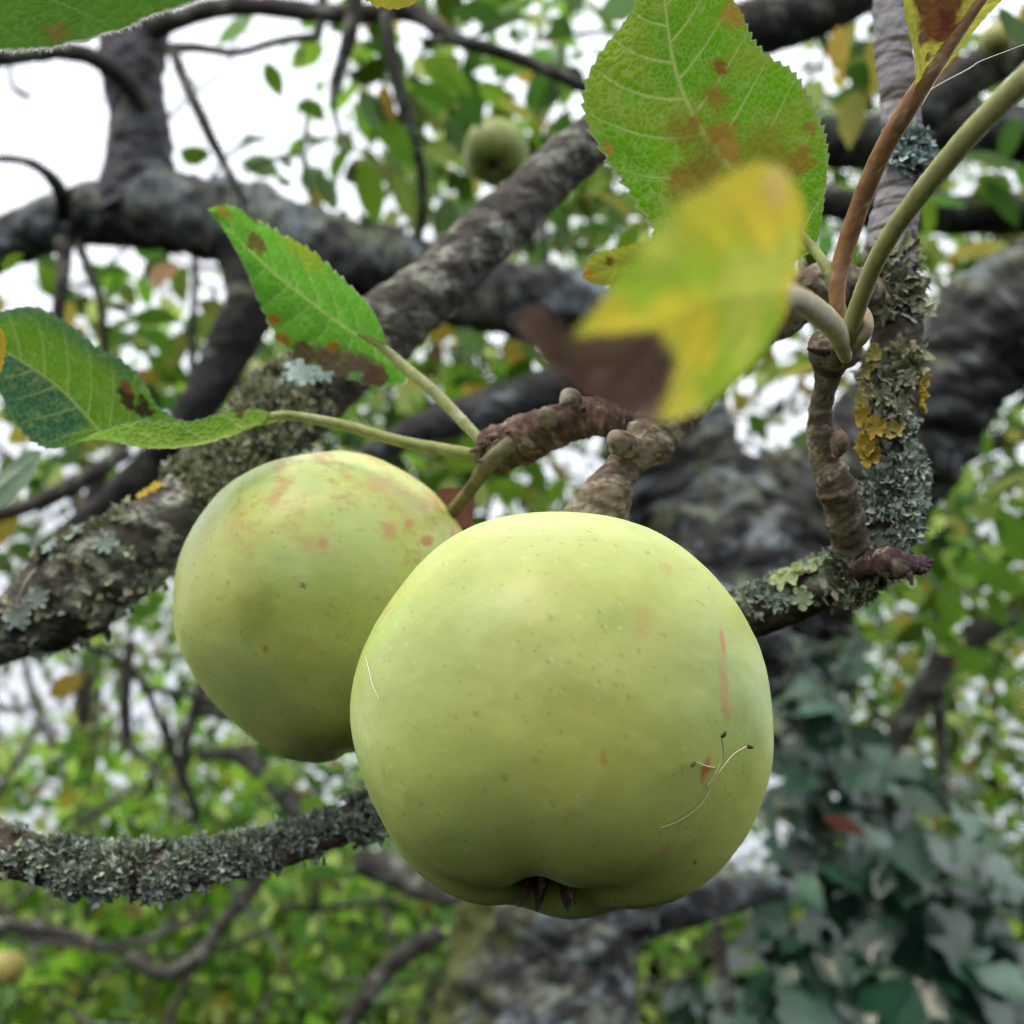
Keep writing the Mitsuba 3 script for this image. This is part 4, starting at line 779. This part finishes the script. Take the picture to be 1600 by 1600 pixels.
def apple_mesh(center, R, stem_dir, nu, nv, seed, lobes=.035, squash=1.0, skew=0.0, taper=0.0):
    prof = spline(PROFILE, nu)
    prof[:, 0] = np.maximum(prof[:, 0], 0)
    prof[0, 0] = prof[-1, 0] = 0
    prof[:, 0] *= 1 - taper * smooth(.15, -.9, prof[:, 1]) - .06 * bool(taper) * smooth(.3, .85, prof[:, 1])
    ang = np.arange(nv) / nv * 2 * np.pi
    ax = norm(np.asarray(stem_dir))
    x = norm(np.cross(ax, FWD))
    y = np.cross(ax, x)
    low = smooth(.1, -.8, prof[:, 1])[:, None]
    hi = smooth(.3, .8, prof[:, 1])[:, None]
    lob = 1 + lobes * low * np.cos(5 * ang + 1.1 + seed)[None] + lobes * .5 * hi * np.cos(5 * ang + .4 + seed)[None]
    zz = prof[:, 1][:, None] * squash * (1 + lobes * .9 * low * np.cos(5 * ang + 1.1 + seed)[None] + skew * np.cos(ang + .6)[None] * smooth(.3, .9, prof[:, 0])[:, None])
    d = x[None, None] * np.cos(ang)[None, :, None] + y[None, None] * np.sin(ang)[None, :, None]
    rr = prof[:, 0][:, None] * lob
    v = d * rr[..., None] + ax * zz[..., None]
    v = v * (1 + .05 * (fbm(v * 1.3, 2, seed) - .5) + .012 * (fbm(v * 4, 2, seed + 3) - .5) + .0035 * (fbm(v * 14, 3, seed + 4) - .5))[..., None]
    local = v.reshape(-1, 3)
    # height along the axis and the angle around it, for skin colour
    info = np.stack([np.repeat(prof[:, 1], nv), np.tile(ang, nu)], 1)
    return center + R * local, grid_faces(nu, nv, True)[:, ::-1], local, info


def skin(v, local, info, R, seed, base, warm, pale, marks=(), blush=None, lent=1300):
    c = mixc(base, warm, smooth(.35, .65, fbm(local * 1.6, 3, seed)) * .8)
    c = mixc(c, pale, smooth(.2, .9, info[:, 0]) * .55)
    # faint streaks down from the stalk
    st = fbm(np.stack([np.cos(info[:, 1]) * 9, np.sin(info[:, 1]) * 9, info[:, 0] * .9], 1), 3, seed + 5)
    c = mixc(c, pale, smooth(.45, .75, st) * .09)
    c = c * (1 + .22 * (fbm(local * 4, 4, seed + 6) - .5) + .10 * (fbm(local * 12, 3, seed + 16) - .5) + .10 * (fbm(local * 40, 2, seed + 7) - .5))[:, None]
    r = np.random.default_rng(seed)
    if blush is not None:
        c = blush(c, local, info, v)
    X, Y = to_view(v)
    front = (local @ -FWD) > 0
    for (px_, py_, rx, ry, rot, colr, amt, soft) in marks:
        i = np.argmin((X - px_) ** 2 + (Y - py_) ** 2 + np.where(front, 0, 1e9))
        s = px_size((v[i] - EYE) @ FWD)
        q = (v - v[i]) / s
        ca, sa = math.cos(rot), math.sin(rot)
        a, b, z = q @ RIGHT, q @ UP, q @ FWD
        e = np.sqrt(((a * ca + b * sa) / rx) ** 2 + ((-a * sa + b * ca) / ry) ** 2 + (z / max(rx, ry, 30)) ** 2)
        e = e + soft * 1.2 * (fbm(q / max(3.0, min(rx, ry) * .55), 5, seed + 60) - .5) * 1.6
        c = mixc(c, colr, amt * smooth(1 + soft * .8, max(0, 1 - soft), e))
    # lenticels
    pts = norm(r.normal(0, 1, (lent, 3)))
    dd, ii = cKDTree(pts).query(norm(local))
    rad = r.uniform(.004, .011, lent)[ii]
    tone = r.random(lent)[ii]
    c = mixc(c, np.where(tone[:, None] < .6, [0.20, 0.24, 0.06], [0.55, 0.58, 0.32]), smooth(1.3, .4, dd / rad) * (.38 + .35 * tone))
    # dark rust in the calyx basin
    c = mixc(c, (0.16, 0.13, 0.04), smooth(-.78, -.71, info[:, 0]) * smooth(.0, -.5, info[:, 0]) * (np.linalg.norm(local, axis=1) < .80) * .6)
    return np.clip(c, 0, 1)


def calyx(key, center, R, stem_dir, seed, n=5, length=.21, spread=.08):
    ax = norm(np.asarray(stem_dir))
    x = norm(np.cross(ax, FWD))
    y = np.cross(ax, x)
    r = np.random.default_rng(seed)
    p0 = center - ax * R * .69
    t = Tube(np.column_stack([[p0 + ax * R * .02, p0 - ax * R * .03, p0 - ax * R * .06], [R * .10, R * .085, R * .03]]), n=14, sides=20, seed=seed, world=True)
    ck = put('calyx', t.mesh(), 'bark', key, color=bark_color(t.v, seed, base=(0.10, 0.06, 0.035), dark=(0.04, 0.02, 0.015), amount=0, scale=.002), label='dark dried calyx')
    for k in range(n):
        a = k / n * 2 * np.pi + r.normal(0, .15)
        d = x * math.cos(a) + y * math.sin(a)
        sp, ln = spread * r.uniform(.4, 1.2), length * r.uniform(.8, 1.25)
        rows = [p0 + d * R * .06, p0 + (d * .09 - ax * ln * .35) * R, p0 + (d * (.09 + sp * .25) - ax * ln * .75) * R, p0 + (d * (.09 + sp * .5) - ax * ln) * R]
        t = Tube(np.column_stack([rows, [R * .026, R * .028, R * .018, R * .004]]), n=24, sides=10, seed=seed + k, world=True, oval=.35)
        put('sepal', t.mesh(), 'bark', ck, color=bark_color(t.v, seed + k, base=(0.13, 0.075, 0.045), dark=(0.05, 0.025, 0.02), amount=.1, scale=.0015))


def cam_dir(r_, u_, f_):
    return norm(RIGHT * r_ + UP * u_ + FWD * f_)


RED, PINK = (0.50, 0.10, 0.05), (0.52, 0.20, 0.10)
C1, R1, D1 = P((876, 1113, .205))[0], .0386, cam_dir(.08, .85, .52)
v, f, lo, info = apple_mesh(C1, R1, D1, 340, 440, 2, squash=.96, lobes=.022)
c = skin(v, lo, info, R1, 301, (0.39, 0.49, 0.128), (0.45, 0.48, 0.108), (0.545, 0.62, 0.35),
         marks=[(1129, 1000, 4, 24, 0, RED, .7, .5), (1132, 1070, 9, 42, 0, PINK, .45, .8), (1135, 1110, 10, 14, 0, PINK, .5, .8), (1103, 1203, 8, 20, -.35, RED, .75, .4), (1003, 970, 14, 30, -.3, PINK, .3, .9), (942, 1183, 5, 13, 0, (0.45, 0.22, 0.05), .6, .6), (1040, 1330, 14, 12, 0, PINK, .35, .9), (1040, 890, 8, 16, .3, PINK, .3, .9),
                (960, 965, 40, 30, 0, (0.27, 0.40, 0.07), .45, .9), (858, 965, 5, 5, 0, (0.24, 0.26, 0.06), .6, .6), (787, 1215, 5, 6, 0, (0.2, 0.22, 0.05), .6, .6), (745, 1115, 6, 5, 0, (0.24, 0.25, 0.06), .5, .6), (838, 1188, 5, 4, 0, (0.22, 0.24, 0.05), .5, .6), (1085, 1348, 3, 4, 0, (0.08, 0.07, 0.03), .8, .4), (1086, 1365, 3, 3, 0, (0.08, 0.07, 0.03), .8, .4), (604, 950, 8, 14, .4, PINK, .25, .9), (905, 1105, 12, 8, 0, (0.44, 0.28, 0.08), .3, .9)])
ap = put('apple', (v, f), 'apple_skin', None, color=c, label='large pale green apple in front, hanging lowest', cat='apple', group='two apples hanging in the foreground')
calyx(ap, C1, R1, D1, 310)


def blush2(c, local, info, v):
    a = np.stack([np.cos(info[:, 1]) * 7, np.sin(info[:, 1]) * 7, info[:, 0] * 2.2], 1)
    m = fbm(a, 4, 321) * .45 + fbm(local * 9, 4, 322) * .25 + fbm(local * 34, 3, 323) * .30
    return mixc(c, (0.50, 0.22, 0.09), smooth(.47, .66, m) * smooth(-.1, .75, local @ norm(RIGHT * .45 + UP * .85 - FWD * .1)) * .7)


C2, R2, D2 = P((515, 942, .266))[0], .0362, cam_dir(-.36, .90, .24)
v, f, lo, info = apple_mesh(C2, R2, D2, 300, 400, 5, squash=1.07, lobes=.016, taper=.10)
c = skin(v, lo, info, R2, 331, (0.48, 0.58, 0.155), (0.555, 0.58, 0.13), (0.63, 0.69, 0.36), blush=blush2,
         marks=[(668, 845, 10, 9, 0, RED, .75, .4), (640, 818, 7, 7, 0, RED, .6, .6), (608, 828, 12, 14, 0, PINK, .55, .9), (590, 755, 24, 16, .3, PINK, .5, .9), (505, 848, 8, 8, 0, RED, .55, .6), (490, 850, 26, 14, 0, PINK, .4, .9), (428, 778, 10, 16, 0, PINK, .5, .8), (415, 1016, 6, 6, 0, (0.42, 0.16, 0.04), .7, .6), (470, 912, 4, 4, 0, (0.5, 0.45, 0.2), .9, .4), (474, 914, 4, 4, 0, (0.10, 0.08, 0.02), .8, .4), (400, 960, 46, 34, .5, (0.24, 0.30, 0.06), .55, .9), (640, 790, 50, 40, 0, (0.48, 0.28, 0.10), .35, 1.0)])
ap = put('apple', (v, f), 'apple_skin', None, color=c, label='rear apple with red blush freckles, partly hidden by the front one', cat='apple', group='two apples hanging in the foreground')
calyx(ap, C2, R2, D2, 340, length=.25, spread=.10)


def far_apple(x, y, d, r, stem, label, tone):
    key = thing('apple', label, 'apple', 'blurred apples in the background')
    C, R, D = P((x, y, d))[0], r * px_size(d), cam_dir(*stem)
    v, f, lo, info = apple_mesh(C, R, D, 40, 48, 8)
    put('flesh', (v, f), 'apple_skin', key, color=skin(v, lo, info, R, 360, tone, tone, np.asarray(tone) * 1.2, lent=10))
    calyx(key, C, R, D, 361)
    t = Tube(np.column_stack([[C + D * R * .55, C + D * R * 1.0, C + (D * 1.6 + np.array([.2, .1, .2])) * R], [R * .05, R * .05, R * .07]]), n=20, sides=10, world=True, seed=362)
    put('stalk', t.mesh(), 'bark', key, color=bark_color(t.v, 3))


far_apple(775, 238, .95, 52, (.1, .75, .75), 'blurred green apple seen from below, above the diagonal branch', (0.26, 0.33, 0.07))
far_apple(1558, 62, 1.1, 26, (.1, .9, .4), 'small blurred yellow-green apple near the top right corner', (0.40, 0.40, 0.12))
far_apple(12, 1512, 1.5, 28, (0, .9, .3), 'small blurred apple low at the left edge', (0.40, 0.36, 0.10))
far_apple(392, 592, 1.2, 30, (.1, .9, .4), 'blurred green apple in the gap above the curled leaf', (0.34, 0.38, 0.10))

# ------------------------------------------------------------------ small things stuck on the apples and twigs
def surface(x, y, C, R, D):
    """Where the line of sight through x, y meets the front apple's skin, a little above it."""
    i = np.argmin((FX - x) ** 2 + (FY - y) ** 2)
    return FV[i] + norm(FV[i] - C) * .0003


v, f, lo, info = apple_mesh(C1, R1, D1, 340, 440, 2, squash=.96, lobes=.022)
keep = (lo @ -FWD) > -.05
FV = v[keep]
FX, FY = to_view(FV)
scene['straw'] = {'type': 'twosided', 'bsdf': {'type': 'principled', 'base_color': {'type': 'rgb', 'value': [0.50, 0.46, 0.27]}, 'roughness': .5}}
scene['anther'] = {'type': 'twosided', 'bsdf': {'type': 'principled', 'base_color': {'type': 'rgb', 'value': [0.05, 0.03, 0.02]}, 'roughness': .7}}
st = thing('withered_flower', 'tiny dried forked stamens stuck on the front apple at lower right', 'dried flower')
on = lambda x, y, lift=.0003: surface(x, y, C1, R1, D1) + norm(surface(x, y, C1, R1, D1) - C1) * lift
for rows, tip in (([(1100, 1228), (1112, 1205), (1116, 1178), (1112, 1150)], (1111, 1141)), ([(1100, 1228), (1118, 1200), (1132, 1178), (1146, 1164)], (1152, 1162)), ([(1114, 1198), (1095, 1194), (1075, 1187)], (1066, 1190))):
    pts = np.array([on(x, y, .0002 + .0006 * k) for k, (x, y) in enumerate(rows)])
    t = Tube(np.column_stack([pts, np.full(len(pts), .00015)]), n=30, sides=8, world=True, knob=.1)
    fk = put('filament', t.mesh(), 'straw', st)
    a, b = pts[-1], on(tip[0], tip[1], .0002 + .0006 * len(rows))
    t = Tube(np.column_stack([[a, (a + b) / 2, b], [.00016, .00034, .00012]]), n=16, sides=8, world=True, knob=.3)
    put('anther', t.mesh(), 'anther', fk)


def strand(name, pts, r, label, cat, mat='silk'):
    t = Tube(np.column_stack([pts, np.full(len(pts), r)]), n=60, sides=6, world=True, knob=.05)
    put(name, t.mesh(), mat, None, label=label, cat=cat)


strand('fine_hair', np.array([on(x, y) for x, y in [(1108, 1226), (1098, 1246), (1080, 1264), (1058, 1279), (1030, 1291)]]), .00006, 'long pale hair curving below the stamens on the front apple', 'hair', 'straw')
strand('fine_hair', np.array([on(x, y) for x, y in [(577, 1028), (581, 1050), (588, 1070), (597, 1092)]]), .00005, 'short white hair on the left side of the front apple', 'hair')
strand('spider_thread', P([(1395, 195, .2), (1440, 150, .2), (1490, 120, .2), (1522, 102, .2), (1524, 100, .2), (1560, 85, .2), (1620, 62, .2)]), .00011, 'white spider thread strung across the top right corner', 'spider silk')
strand('spider_thread', P([(1440, 165, .2), (1460, 130, .2), (1482, 90, .2)]), .00006, 'short spider thread beside the brown leaf stalk', 'spider silk')
strand('dry_grass_strand', P([(4, 985, .283), (20, 955, .281), (32, 925, .281), (42, 905, .283), (55, 890, .288)]), .00016, 'dry pale grass strand hanging on the left end of the lichened branch', 'grass strand', 'straw')
